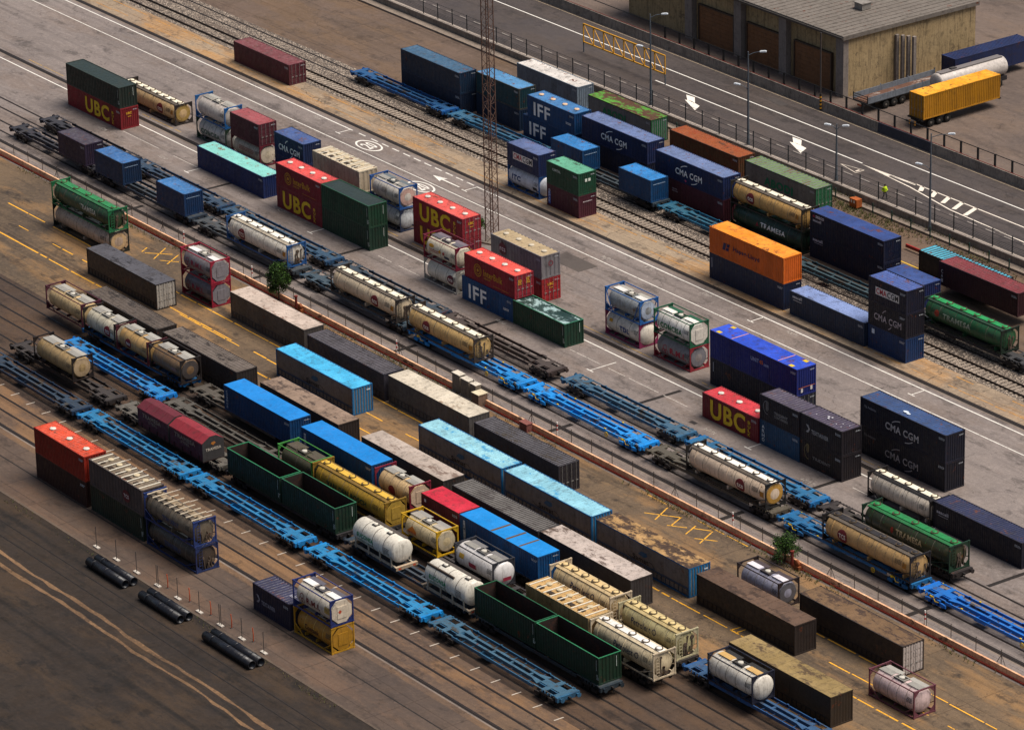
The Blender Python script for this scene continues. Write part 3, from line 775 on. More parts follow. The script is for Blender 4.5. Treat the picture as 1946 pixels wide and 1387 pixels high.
marking('yellow_line', worn(-120, 120, -16.95, .13, rr, .3), '#a9853f', wear=.55)
marking('yellow_line', worn(-120, 120, 1.55, .16, rr, .25, .1)+worn(-120, 120, 3.6, .2, rr, .45, .2), '#b07c35', wear=.55)
marking('yellow_line', worn(-80, 130, -44.62, .16, rr, .12), YL, wear=.3)
marking('yellow_line', worn(-60, 130, -47.4, .16, rr, .3)+worn(-60, 130, -50.1, .18, rr, .15), YL, wear=.35)
marking('yellow_line', [stroke((84.5, -50.1), (84.65, -48.9), .14), stroke((85.2, -50.05), (85.3, -48.7), .14)]+worn(-9.8, 2, -47.7, .16, rr, .1), YL, wear=.3)
cr = [stroke(p, q, .14) for p, q in (((60.17,-40.72),(63.25,-38.69)), ((62.01,-40.9),(60.64,-38.34)), ((64.02,-40.63),(63.11,-38.65)), ((63.69,-40.81),(65.29,-39.72)), ((66.3,-40.67),(65.47,-38.83)), ((65.76,-39.35),(67.25,-38.4)), ((68.7,-40.96),(67.43,-38.39)), ((67.56,-40.64),(69.36,-39.36)),
    ((-27.85,-41.16),(-28.58,-40.03)), ((-27.35,-41.07),(-25.03,-39.0)), ((-25.12,-41.37),(-27.15,-38.55)), ((-22.95,-40.98),(-24.48,-38.59)), ((-24.41,-41.01),(-22.68,-39.66)))]
cr += worn(57, 72, -37.95, .1, rr, .3)
marking('yellow_hatching', cr, '#d89c1c', wear=.4)
marking('bay_dash', [stroke((x, -72.6), (x+.02, -71.6), .13) for x in [-8+3.02*i for i in range(34)]], '#b5aa9c', wear=.4)
for y, seed in ((-92.15, 1), (-93.35, 2)):
    r = random.Random(seed); mb = MB(); n = 120; q = []
    for i in range(n+1):
        x = -20+1.6*i; q.append(((x, y-.05-r.uniform(0, .3)+.12*math.sin(i*.5), .006), (x, y+.05+r.uniform(0, .22)+.12*math.sin(i*.5), .006)))
    for i in range(n): mb.add([q[i][0], q[i+1][0], q[i+1][1], q[i][1]], [(0,1,2,3)])
    struct(mb.build('dirt_strip', ground('pale_dirt', '#54402e', '#7d6044', '#2c2018', None, .3, .8, None, .9, .9, crack=0)))
kb = MB(); kb.box(X0, -85.32, -.02, X1, -85.08, .03); struct(kb.build('kerb', ground('kerb_stone', '#4e4238', '#5e5044', '#2c241e', None, 0, .3, None, .8, .6, crack=0)))
jt = MB(); jt.add([(X0,-81.05,.003),(X1,-81.05,.003),(X1,-80.9,.003),(X0,-80.9,.003)], [(0,1,2,3)]); struct(jt.build('slab_joint', groove))
for x, y, a, b, c_ in ((1.6, -8.2, 5.5, 2.6, '#4f4742'), (-26, -31, 0, 0, ''), (23, -25.6, .9, .75, '#241f22'), (46, -24.2, .9, .5, '#2a2524'), (46.3, -74.0+2.0, 0, 0, ''), (50, -20.8, 4, 1.2, '#4d4440'), (-57, -11, .8, .5, '#2b2523')):
    if a: mb = MB(); mb.add([(x,y,.007),(x+a,y,.007),(x+a,y+b,.007),(x,y+b,.007)], [(0,1,2,3)]); struct(mb.build('asphalt_patch', ground('patch_'+c_[1:], c_, c_, '#2a2422', None, 0, .3, None, .8, .5, crack=0)))
for x in (-40, -13.5, 12.9, 39.3, 65.8, 92):                       # dark drainage channels across the yard
    mb = MB(); mb.add([(x-.25,-26.6,.006),(x+.25,-26.6,.006),(x+.35,-19.9,.006),(x-.15,-19.9,.006)], [(0,1,2,3)])
    mb.add([(x-.3,-36.5,.006),(x+.3,-36.5,.006),(x+.3,-33.4,.006),(x-.3,-33.4,.006)], [(0,1,2,3)])
    struct(mb.build('drain_channel', groove))
for q in (-88.6, -90.3): mb = MB(); mb.add([(X0,q-.09,.005),(X1,q-.09,.005),(X1,q+.09,.005),(X0,q+.09,.005)], [(0,1,2,3)]); mb.box(X0, q-.035, .006, X1, q+.035, .02); struct(mb.build('buried_rail', groove))
# highway markings
HW = HZ+.008
marking('lane_line', [seg(x, x+1.5, 32.05, .13) for x in [-100+2.95*i for i in range(90)]], '#8d847c', HW, .35)
marking('lane_line', [seg(-35.2, 2.6, 35.4, .17)], W1, HW, .15)
marking('lane_line', [seg(-150, 150, 39.15, .17)], W1, HW, .15)
marking('lane_line', [seg(-150, 150, 43.15, .12)], '#a9967c', HW, .4)
def dn(x, y): return (x+2.1*HZ, y-1.78*HZ)
marking('hatched_area', [[dn(.7,36.95), dn(9.6,36.1), dn(9.6,36.3)], [dn(.7,36.95), dn(9.6,37.35), dn(9.6,37.15)], [dn(.7,36.95), dn(5.5,36.65), dn(5.5,37.02)], [dn(5.5,36.9),dn(9.6,37.3),dn(9.6,37.0)],
         seg(11.6, 150, 35.55, .17), stroke(dn(9.6,36.2), dn(18,34.8), .17), stroke(dn(18,34.8), dn(40,33.9), .17)]+
        [stroke(dn(x, 37.35), dn(x+.9, 36.25-(x-10.5)*.15), .55) for x in (10.5, 12.7, 14.9, 17.1, 19.3)], '#d9cdbd', HW, .15)
def big_arrow(pts): marking('direction_arrow', [[dn(*p) for p in q] for q in pts], '#ded5c8', HW, .12)
big_arrow([[(-30.8,36.7),(-29.2,35.6),(-27.7,35.55),(-29.4,36.87)], [(-29.54,35.47),(-28.6,35.75),(-26.62,35.38),(-25.79,34.0)]])
big_arrow([[(-11.34,36.79),(-9.9,35.7),(-8.48,35.68),(-9.83,36.89)], [(-10.3,35.48),(-9.4,35.8),(-7.4,35.56),(-6.58,34.01)]])
marking('direction_arrow', [stroke(dn(-1,35.2), dn(2.42,34.55), .1), stroke(dn(2.42,34.55), dn(2.32,35.85), .1), stroke(dn(2.32,35.85), dn(-1,35.2), .08), stroke(dn(2.0,34.9), dn(1.95,35.5), .3)], '#cdbfae', HW, .3)
marking('asphalt_patch', [[dn(-24,43),dn(-20.5,42.6),dn(-20.3,43.7),dn(-23.3,44.0)]], '#39322f', HW+.004, .2)

# ---- retaining wall, fences, posts along the highway
conc = paint('#8c8073', .85, dirt=.5, streak=.5, fade=.5)
r = thing('retaining_wall', 'pale concrete retaining wall below the dark highway fence', 'wall', (0, 29.1, 0))
mb = MB(); mb.box(X0, -.25, -.05, X1, .24, HZ-.08); mb.build('wall', conc, r)
mb = MB(); mb.box(X0, -.33, HZ-.08, X1, .3, HZ+.04); mb.build('coping', paint('#a3968a', .85, dirt=.4, streak=0), r)
mb = MB(); mb.box(X0, -1.5, -.05, X1, -.34, .22); mb.build('ledge', paint('#85776a', .85, dirt=.5, streak=0), r)
fm_ = flat('#20262a', .5, .2)
r = thing('mesh_fence', 'dark steel mesh fence with tall posts on the highway wall', 'fence', (0, 29.1, HZ))
xs = [-130+3.1*i for i in range(86)]; xs = [x for x in xs if -75 < x < 75]
for x in xs:
    p = MB(); p.box(x-.045, -.045, .04, x+.045, .045, 2.1); p.build('post', fm_, r)
p = MB()
for z in (.18, .36, .54, .72, .9, 1.5, 2.0): p.box(-130, -.012, z-.016, 140, .012, z+.016)
p.build('mesh_panel', fm_, r)
gm = flat('#1f3a33', .5)
gfence = thing('post_fence', 'low green post fence with wires on the ledge under the highway wall', 'fence', (0, 27.4, .0))
for x in [-21+3.15*i for i in range(20)]:
    p = MB(); p.box(x-.06, -.05, .0, x+.06, .05, 1.3); p.build('post', gm, gfence)
p = MB()
for z in (.35, .7, 1.1): p.box(-40, -.01, z-.01, 60, .01, z+.01)
p.build('wire', flat('#3c2e26', .7), gfence)
# parapet on the far side
r = thing('concrete_barrier', 'long weathered concrete barrier along the far highway edge with a dark grey stretch', 'barrier', (0, 43.9, HZ))
dk_ = paint('#3a3a42', .8, dirt=.4, streak=.3)
for a, b, m_ in ((-90, -4.4, conc), (-4.38, 4.9, dk_), (4.92, 90, conc)):
    mb = MB(); mb.add([(a,-.28,0),(b,-.28,0),(b,.2,0),(a,.2,0),(a,-.16,1.15),(b,-.16,1.15),(b,.1,1.15),(a,.1,1.15)], [(3,2,1,0),(4,5,6,7),(0,1,5,4),(1,2,6,5),(2,3,7,6),(3,0,4,7)]); mb.build('barrier_wall', m_, r)
mb = MB(); mb.box(-90, -.02, 1.15, 90, .06, 1.2); mb.build('red_rail', flat('#6d1f1a', .6), r)
r = thing('rail_fence', 'black fence of thick posts behind the concrete highway barrier', 'fence', (0, 44.2, HZ))
for i in range(34):
    x = -44.5+2.83*i; p = MB(); p.box(x-.11, -.08, 0, x+.11, .08, 2.5); p.build('post', flat('#15171a', .5), r)
p = MB(); p.box(-90, -.03, 2.42, 90, .03, 2.5); p.build('top_rail', flat('#15171a', .5), r)
def hazard(x, y):
    r = thing('hazard_pole', 'slim pole with black and yellow hazard bands at the concrete barrier', 'pole', (x, y, HZ))
    p = MB(); p.tube((0,0,2.0), (0,0,9.5), .09, 8); p.build('pole', flat('#4a4340', .5, .3), r)
    p = MB()
    for i in range(9): p.tube((0,0,.22*i), (0,0,.22*(i+1)), .13, 10, i % 2)
    p.build('hazard_band', [flat('#15140f', .5), flat('#c78a1c', .5)], r)
hazard(-14.3, 43.45)
# ---- street lamps
lampm = flat('#5d646b', .45, .3)
def street_lamp(x, y, h, label, arms, base=HZ):
    r = thing('street_lamp', label, 'street lamp', (x, y, base), 0, 'street lamps along the highway wall')
    p = MB(); p.tube((0,0,0), (0,0,h), .16, 12, 0, .07); p.tube((0,0,0), (0,0,.5), .2, 12); p.build('pole', lampm, r)
    for z, dx, dy in arms:
        d = Vector((dx, dy, 0)); a = MB(); a.tube((0,0,z-.25), (dx*.5, dy*.5, z+.1), .045, 8); a.tube((dx*.5, dy*.5, z+.1), (dx, dy, z+.25), .04, 8); ao = a.build('arm', lampm, r)
        n = d.normalized(); hd = MB(); p0 = Vector((dx,dy,z+.25)); p1 = p0+n*.75+Vector((0,0,.06))
        hd.bar(p0, p1, .3, .13); hd.bar(p0+n*.1+Vector((0,0,.07)), p1-n*.12+Vector((0,0,.07)), .22, .08); hd.build('lamp_head', flat('#c9ced2', .4), ao)
    return r
UP = 1.0
street_lamp(-28.4, 28.95+.45, 11.2, 'tall grey street lamp behind the fence, beside the moss-roofed container', [(6.9, -.8, -.5), (11.0, 1.0, .9)])
street_lamp(-10.4, 28.95+.45, 11.2, 'tall grey street lamp behind the rust-brown container roof', [(6.9, -.8, -.5), (11.0, 1.0, .9)])
street_lamp(5.1, 28.95+.45, 6.7, 'short twin-headed street lamp past the green-roofed container end', [(6.3, -.5, -.4), (6.3, .5, .4)])
street_lamp(21.9, 28.4, 11.2, 'tallest-looking street lamp nearest the hatched road marking', [(7.3, -.8, -.5), (11.0, 1.4, 1.2)], .2)
# ---- lattice mast
def lattice(x, y, h, wd):
    r = thing('lattice_mast', 'tall rust-brown steel lattice mast standing in the middle of the yard', 'mast', (x, y, 0), math.radians(20))
    mm = paint('#5f463b', .6, dirt=.5, rust=.35, streak=0)
    q = lambda z: wd/2*(1-.12*z/h)
    for sx in (-1, 1):
        for sy in (-1, 1):
            p = MB(); p.bar((sx*q(0), sy*q(0), 0), (sx*q(h), sy*q(h), h), .085); p.build('leg', mm, r)
    b = MB(); z = 0; k = 0
    while z < h-1:
        n = z+1.0; 
        for (ax, ay), (bx_, by_) in (((-1,-1),(1,-1)), ((1,-1),(1,1)), ((1,1),(-1,1)), ((-1,1),(-1,-1))):
            if k % 2: ax, ay, bx_, by_ = bx_, by_, ax, ay
            b.bar((ax*q(z), ay*q(z), z), (bx_*q(n), by_*q(n), n), .04)
            if k % 2 == 0: b.bar((ax*q(z), ay*q(z), z), (bx_*q(z), by_*q(z), z), .035)
        z = n; k += 1
    b.build('bracing', mm, r)
    l = MB()
    for s in (-.15, .15): l.bar((s, 0, 0), (s, 0, h), .03)
    for i in range(int(h/.4)): l.bar((-.15, 0, .3+.4*i), (.15, 0, .3+.4*i), .022)
    l.build('ladder', mm, r)
    f = MB(); f.box(-.9, -.9, 0, .9, .9, .18); f.build('footing', conc, r)
lattice(-6.0, -10.0, 34, 1.02)
# ---- orange wall and wire fence between the tracks and the trailer park
ow = paint('#f0b48a', .85, dirt=.45, streak=.35, fade=.6, dirtcol='#6a4634', stain=.22, staincol='#6b5140')
r = thing('low_wall', 'low orange painted concrete wall running between the tracks and the parked trailers', 'wall', (0, -37.2, 0))
for a, b in ((-110, 24.6), (30.3, 150)):
    mb = MB(); mb.box(a, -.1, 0, b, .1, .66); mb.build('wall', ow, r)
    mb = MB(); mb.box(a, -.24, 0, b, -.101, .16); mb.build('red_kerb', paint('#a03a26', .8, dirt=.5, streak=0), r)
pm = flat('#4a423c', .5, .2)
r = thing('wire_fence', 'thin grey post and wire fence standing along the orange wall', 'fence', (0, -36.98, 0))
for i in range(54):
    x = -62.3+3.22*i
    p = MB(); p.tube((x,0,0), (x,0,2.0), .035, 6)
    if i % 7 == 3: p.tube((x-.9,0,0), (x,0,1.5), .03, 6); p.tube((x+.9,0,0), (x,0,1.5), .03, 6)
    p.build('post', pm, r)
p = MB()
for z in (.95, 1.45, 1.95): p.box(-110, -.006, z-.006, 150, .006, z+.006)
p.build('wire', pm, r)
for x, lab in ((-27.27, 'red and white banded marker post at the wall, behind the stacked silver tanks'), (-13.7, 'red and white banded marker post left of the bushy tree'), (13.23, 'red and white banded marker post above the light blue trailer roof'),
               (40.48, 'red and white banded marker post beside the empty bright blue wagon'), (67.55, 'red and white banded marker post near the yellow painted crosses'), (94.32, 'red and white banded marker post at the far right end of the wall')):
    g = thing('marker_post', lab, 'marker post', (x, -36.1, 0), 0, 'red and white marker posts along the track')
    p = MB()
    for i in range(5): p.tube((0,0,.25+.22*i), (0,0,.25+.22*(i+1)), .075, 8, i % 2)
    p.build('pole', [flat('#ded8d0', .5), flat('#9c2420', .5)], g)
    p = MB(); p.tube((0,0,0), (0,0,.25), .07, 8); p.build('foot', flat('#cfc8bf', .6), g)
def leaves(name, parent, c, rx, ry, rz, n, cols, seed, sz=.085):
    r = random.Random(seed); mb = MB(); cl = []
    for i in range(60):
        a, e = r.uniform(0, 2*math.pi), r.uniform(-.9, 1); k = r.uniform(.3, 1)*(1.0-.45*max(0, e))
        cl.append((c[0]+rx*k*math.cos(a)*math.sqrt(1-e*e*.8), c[1]+ry*k*math.sin(a)*math.sqrt(1-e*e*.8), c[2]+rz*k*e, r.uniform(.22, .42)))
    for i in range(n):
        q = r.choice(cl); d = Vector((r.gauss(0,1), r.gauss(0,1), r.gauss(0,1))).normalized()*q[3]*rx*r.uniform(.3, 1.25)
        p = Vector(q[:3])+d; u = Vector((r.gauss(0,1), r.gauss(0,1), r.gauss(0,.7))).normalized(); v = u.orthogonal().normalized()
        s = sz*r.uniform(.6, 1.4)
        mb.add([p-u*s, p+v*s*.5, p+u*s, p-v*s*.5], [(0,1,2,3)], r.randrange(len(cols)))
    return mb.build(name, cols, parent)
lv = [flat('#22380f', .7), flat('#304c18', .7), flat('#4a6a24', .7), flat('#1a2c0d', .7)]
def bush(x, y, h, rx, label, seed, n, name='small_tree', cat='tree'):
    r = thing(name, label, cat, (x, y, 0))
    t = MB(); rr_ = random.Random(seed)
    t.tube((0,0,0), (.06,0,h*.5), .09, 8, 0, .06)
    for i in range(8):
        a = rr_.uniform(0, 6.28); z = h*rr_.uniform(.2, .6); t.tube((.03,0,z*.8), (math.cos(a)*rx*.7, math.sin(a)*rx*.7, z+h*.25), .035, 6, 0, .012)
    t.build('trunk', flat('#3d2f22', .8), r)
    leaves('crown', r, (0,0,h*.56), rx, rx, h*.46, n, lv, seed)
bush(-6.4, -37.5, 5.0, 1.25, 'leafy green tree growing at the orange wall near the white-topped trailer', 3, 9000)
bush(76.7, -37.45, 3.0, 1.35, 'dark green bush at the orange wall near the silver tank on the right', 5, 5000, 'bush', 'bush')
bush(-9.3, -9.6, 2.2, .95, 'small light green bush behind the red stacked containers', 8, 3000, 'bush', 'bush')
# small roadside things
def box_thing(name, label, cat, x, y, sx, sy, sz, col, extra=None, z=0):
    g = thing(name, label, cat, (x, y, z))
    p = MB(); p.box(-sx/2, -sy/2, 0, sx/2, sy/2, sz); p.build('body', paint(col, .7, dirt=.4), g)
    p = MB(); p.box(-sx/2-.05, -sy/2-.05, sz, sx/2+.05, sy/2+.05, sz+.07); p.build('lid', paint(extra or col, .7, dirt=.3, streak=0), g)
    p = MB(); p.box(-sx*.3, -sy/2-.02, sz*.15, sx*.3, -sy/2-.001, sz*.85); p.build('door', paint(col, .6, dirt=.5), g)
    return g
box_thing('electrical_cabinet', 'tall beige electrical cabinet in the wall gap, leftmost of the row', 'cabinet', 25.5, -37.1, 1.25, .7, 1.9, '#8f8170', '#c9bfae')
box_thing('electrical_cabinet', 'middle beige electrical cabinet of the row in the wall gap', 'cabinet', 27.0, -37.1, 1.3, .7, 1.75, '#8c7e6d', '#c9bfae')
box_thing('electrical_cabinet', 'narrow beige cabinet right of the two tall ones in the wall gap', 'cabinet', 28.3, -37.05, .9, .65, 1.65, '#8c7e6d', '#c9bfae')
box_thing('concrete_bin', 'square concrete bin at the right end of the cabinets in the wall gap', 'bin', 29.6, -37.5, 1.1, 1.1, 1.25, '#7d6453', '#cbbd9e')
box_thing('junction_box', 'dull red box leaning on the orange wall behind the dark grey trailer', 'box', 37.6, -37.75, 1.2, .7, .8, '#7d4a42')
def hydrant(x, lab):
    g = thing('hydrant', lab, 'hydrant', (x, -37.6, 0))
    p = MB(); p.tube((0,0,0), (0,0,1.5), .14, 10); p.tube((0,0,1.5), (0,0,1.62), .2, 10); p.build('standpipe', flat('#6b2a22', .5), g)
    p = MB(); p.lathe([(-.12,.001),(-.12,.32),(.12,.32),(.12,.001)], (.7,0,.62), 'y', 18); p.box(.35,-.2,0,1.15,.2,.4); p.build('hose_reel', paint('#8a4a24', .6, dirt=.5, rust=.3), g)
hydrant(-2.95, 'orange hose reel and dark red standpipe beside the leafy tree')
hydrant(77.9, 'orange hose reel and dark red standpipe beside the dark green bush')
g = thing('warning_box', 'small orange box with white marks on the ledge below the highway wall', 'box', (11.0, 27.2, .0))
p = MB(); p.box(-.6, -.4, .22, .6, .4, 1.15); p.build('body', paint('#a9561f', .6, dirt=.3), g)
for q in (-.35, .1): p = MB(); p.box(q,-.42,.7,q+.2,-.401,1.0); p.build('label_patch', flat('#ddd2c4'), g)
rl = MB(); rl.box(24, -.1, 0, 60, .1, .35); o = rl.build('guard_rail', flat('#8e2218', .5)); o.location = (0, 23.2, .25); tag(o, 'low red guard rail behind the dark blue stack at far right', 'rail')
marking('yellow_line', [seg(24, 60, 20.4, .18)], '#c9a028', .008, .1)
# ---- bottom edge: posts, pipes
for i, x in enumerate((34.5, 38.0, 41.5, 45.1, 48.5, 52.1, 55.55, 59.05, 62.55)):
    dbl = i in (3, 6)
    g = thing('barrier_post', ['first', 'second', 'third', 'fourth, double-poled', 'fifth', 'sixth', 'seventh, double-poled', 'eighth', 'ninth'][i]+' thin grey pole on a white foot from the left along the dark road', 'pole', (x, -84.7, 0), 0, 'thin poles along the road')
    for q in ((-.12, .12) if dbl else (0,)):
        p = MB(); p.tube((q,0,.1), (q,0,2.1), .035, 6); p.build('pole', flat('#4c4743', .5), g)
    p = MB(); p.box(-.42, -.16, 0, .42, .16, .1); p.build('foot', flat('#b5aca0', .7), g)
for i, x in enumerate((46.0, 49.7, 53.2, 56.6, 60.1)):
    g = thing('delineator', ['leftmost', 'second', 'third', 'fourth', 'rightmost'][i]+' of the bent orange delineators standing between the grey poles', 'delineator', (x, -84.2, 0), 0, 'orange delineators along the road')
    p = MB(); p.tube((0,0,.05), (.04,0,.7), .05, 6); p.tube((.04,0,.7), (-.05,0,1.35), .045, 6); p.build('pole', flat('#b5481c', .5), g)
    p = MB(); p.lathe([(0,.14),(.05,.1),(.05,0)], (0,0,0), 'z', 12); p.build('foot', flat('#2a2523'), g)
pp = paint('#17181d', .35, dirt=.25, streak=0)
for a, b, w_ in ((37.4, 43.7, 'upper left'), (46.5, 53.0, 'middle'), (57.1, 64.6, 'lower right')):
    for k, y in enumerate((-87.25, -86.35)):
        mb = MB(); mb.lathe([(0,.33),(0,.42),(b-a,.42),(b-a,.33),(0,.33)], (a, y, .42), 'x', 24)
        for q in range(3): mb.lathe([(-.08,.42),(-.08,.45),(.08,.45),(.08,.42)], (a+(b-a)*(q+.5)/3, y, .42), 'x', 24)
        o = mb.build('plastic_pipe', pp, None, (-(a+b)/2, -y, 0)); o.location = ((a+b)/2, y, 0)
        tag(o, 'large black pipe on the dark road, %s pipe of the %s pair' % (('nearer', 'farther')[k], w_), 'pipe', 'black pipes lying on the road')
# ---- depot in the far right corner
r = thing('warehouse', 'cream plastered warehouse with brown doors and grey pillars beyond the highway', 'warehouse', (-28, 55, HZ))
plm = paint('#a58d66', .9, dirt=.5, streak=.6, stain=.08, staincol='#6b5a44'); pil = paint('#857a72', .8, dirt=.4)
mb = MB(); mb.box(-30, -5.9, 0, 12.05, 14, 7.2); mb.build('wall', plm, r)
for x in (-17.8, -8.3, .2, 10.7):
    mb = MB(); mb.box(x, -6.7, 0, x+1.36, -5.91, 7.2); mb.build('pillar', pil, r)
for x in (-15.6, -6.3, 2.6):
    mb = MB(); mb.box(x, -6.15, 0, x+6.6, -5.91, 4.6)
    for i in range(1, 9): mb.box(x, -6.19, i*.5, x+6.6, -6.151, i*.5+.06)
    mb.build('roller_door', paint('#7d5434', .7, dirt=.45), r)
mb = MB(); mb.box(-30.3, -7.0, 7.2, 12.4, 14.3, 7.7)
for i in range(43): mb.box(-30.2+i*1.0, -6.9, 7.7, -30.12+i*1.0, 14.2, 7.76)
mb.build('roof', paint('#6d655d', .8, dirt=.6, streak=0, rust=.25), r)
mb = MB(); mb.box(-30.3, -7.2, 7.35, 12.4, -7.01, 7.55); mb.build('gutter', flat('#4b4642', .5, .3), r)
for x in (-15.75, -6.45, 2.45):
    mb = MB(); mb.box(x, -6.3, 0, x+.14, -5.91, 4.75); mb.box(x+6.76, -6.3, 0, x+6.9, -5.91, 4.75); mb.box(x+.14, -6.3, 4.61, x+6.76, -5.91, 4.75); mb.build('door_frame', flat('#4a3b30', .6), r)
for i, x in enumerate((-22, -8, 5)):
    mb = MB(); mb.box(x, 1, 7.76, x+1.4, 2.4, 8.5); mb.box(x-.1, .9, 8.5, x+1.5, 2.5, 8.6); mb.build('roof_vent', paint('#8a847c', .6, dirt=.5), r)
for i in range(4):
    mb = MB(); mb.box(12.1+i*.62, 1.2+i*.35, 0, 12.45+i*.62, 1.6+i*.35, 6.2); mb.build('pillar', pil, r)
def wheels(root, xs, ys, rad=.5, wd=.3):
    for x in xs:
        for y in ys:
            m_ = MB(); m_.lathe([(-wd/2,.2),(-wd/2,rad-.05),(-wd/2+.05,rad),(wd/2-.05,rad),(wd/2,rad-.05),(wd/2,.2)], (x,y,rad), 'y', 20)
            wh = m_.build('wheel', flat('#161412', .8), root)
            m2 = MB(); m2.lathe([(-wd/2+.03,.001),(-wd/2+.03,.24),(wd/2-.03,.24),(wd/2-.03,.001)], (x,y,rad), 'y', 16); m2.build('rim', flat('#77716a', .4, .4), wh)
r = thing('flatbed_trailer', 'grey drop-side flatbed trailer with a brown floor parked at the warehouse', 'trailer', (-10.95, 46.7, HZ), math.radians(90+2))
mb = MB(); mb.box(0, -1.25, 1.15, 13, 1.25, 1.3); mb.box(.5, -.5, .75, 12.5, .5, 1.15); mb.build('chassis', paint('#2c2c30', .6), r)
mb = MB(); mb.box(.05, -1.2, 1.3, 12.95, 1.2, 1.34); mb.build('floor', paint('#5e3f30', .8, dirt=.5, streak=0, stain=.3, staincol='#8c8078'), r)
for s in (-1, 1):
    for a in (0.05, 4.4, 8.75):
        mb = MB(); y0, y1 = sorted((s*1.2, s*1.27)); mb.box(a, y0, 1.25, a+4.2, y1, 2.0); mb.box(a+4.2, y0, 1.2, a+4.32, y1, 2.2); mb.build('drop_side', paint('#6e747c', .5, dirt=.4), r)
mb = MB()
for z in (1.45, 1.75, 2.05): mb.box(-.06, -1.25, z, 0, 1.25, z+.07)
for y in (-1.25, 1.17): mb.box(-.06, y, 1.2, .02, y+.08, 2.2)
mb.build('rear_gate', flat('#22201f'), r)
mb = MB(); mb.box(-.05,-.5,.7,0,.5,.9); mb.build('tail_light', flat('#b0451f', .4), r)
wheels(r, (3.0, 4.3, 5.6), (-1.05, 1.05))
r = thing('container_chassis', 'dark semi-trailer carrying the yellow container beyond the highway', 'trailer', (-2.85, 47.9, HZ), math.radians(90+1))
mb = MB(); mb.box(0, -.6, .85, 12.6, .6, 1.15)
for x in (0, 4, 8, 12.2): mb.box(x, -1.2, 1.0, x+.3, 1.2, 1.17)
mb.build('chassis', flat('#1f1d1d'), r)
mb = MB(); mb.box(-.3, -1.2, .55, -.2, 1.2, .75)
mb.build('bumper', [flat('#2a2624')], r)
for y in (-.55, .3): mb = MB(); mb.box(-.36, y, .4, -.301, y+.22, .9); mb.build('tail_light', flat('#c98a2a', .4), r)
wheels(r, (1.6, 2.9, 4.2), (-1.0, 1.0))
r = thing('tank_trailer', 'grey and white road tanker parked behind the yellow container', 'tanker', (-8.0, 55.5, HZ), math.radians(90+1))
mb = MB(); mb.lathe(dish(1.15, 0, 11, .4), (0,0,2.3), 'x', 28); mb.build('tank', paint('#b9b0a8', .4, dirt=.35), r)
mb = MB(); mb.box(.6,-.45,3.42,10.4,.45,3.52); mb.build('walkway', flat('#6d6765'), r)
mb = MB(); mb.box(2.5,-.25,3.52,3.3,.25,3.66); mb.build('manhole', flat('#3c3836'), r)
mb = MB(); mb.box(.3,-1.0,.7,10.7,1.0,1.2); mb.build('chassis', flat('#242021'), r)
wheels(r, (1.4, 2.7, 4.0, 9.4), (-1.0, 1.0))
# ---- yellow height barrier
r = thing('height_barrier', 'yellow lattice height barrier reaching over the highway lanes', 'barrier', (-33.2, 35.3, HZ))
ym = flat('#c98f1e', .5)
mb = MB(); L_ = 16
for z in (1.3, 3.6): mb.bar((0,0,z), (-L_,0,z), .14)
for i in range(9): 
    mb.bar((-2*i,0,1.3), (-2*i,0,3.6), .12)
    if i < 8: mb.bar((-2*i,0,1.3), (-2*i-2,0,3.6), .08)
mb.build('truss', ym, r)
mb = MB(); mb.tube((0,0,0), (0,0,1.3), .08, 8); mb.tube((-L_,0,0), (-L_,0,1.3), .08, 8); mb.build('support_post', lampm, r)
# ---- weeds
def weeds(name, y0, y1, x0, x1, n, seed, z=0., h=.3):
    r = random.Random(seed); mb = MB()
    for i in range(n):
        x, y = r.uniform(x0, x1), r.uniform(y0, y1)
        if (math.sin(x*.31+seed)+math.sin(x*.113)) < r.uniform(-1.2, 1.4): continue
        for k in range(5):
            a = r.uniform(0, 6.28); s = h*r.uniform(.4, 1.2); dx, dy = math.cos(a)*s*.6, math.sin(a)*s*.6
            mb.add([(x-dy*.15, y+dx*.15, z), (x+dy*.15, y-dx*.15, z), (x+dx, y+dy, z+s)], [(0,1,2)], r.randrange(3))
    struct(mb.build(name, [flat('#46502a', .8), flat('#6a6336', .8), flat('#5a4a30', .8)]), 'stuff')
weeds('weeds', -38.3, -37.52, -60, 110, 2200, 2)
weeds('weeds', 25.5, 27.3, -25, 50, 2600, 4, 0, .35)
weeds('weeds', -86.2, -85.35, 20, 75, 500, 9, 0, .2)
weeds('weeds', -52.9, -51.6, -20, 95, 700, 12, 0, .16)
weeds('weeds', 28.2, 28.75, -40, 50, 900, 6, .22, .3)
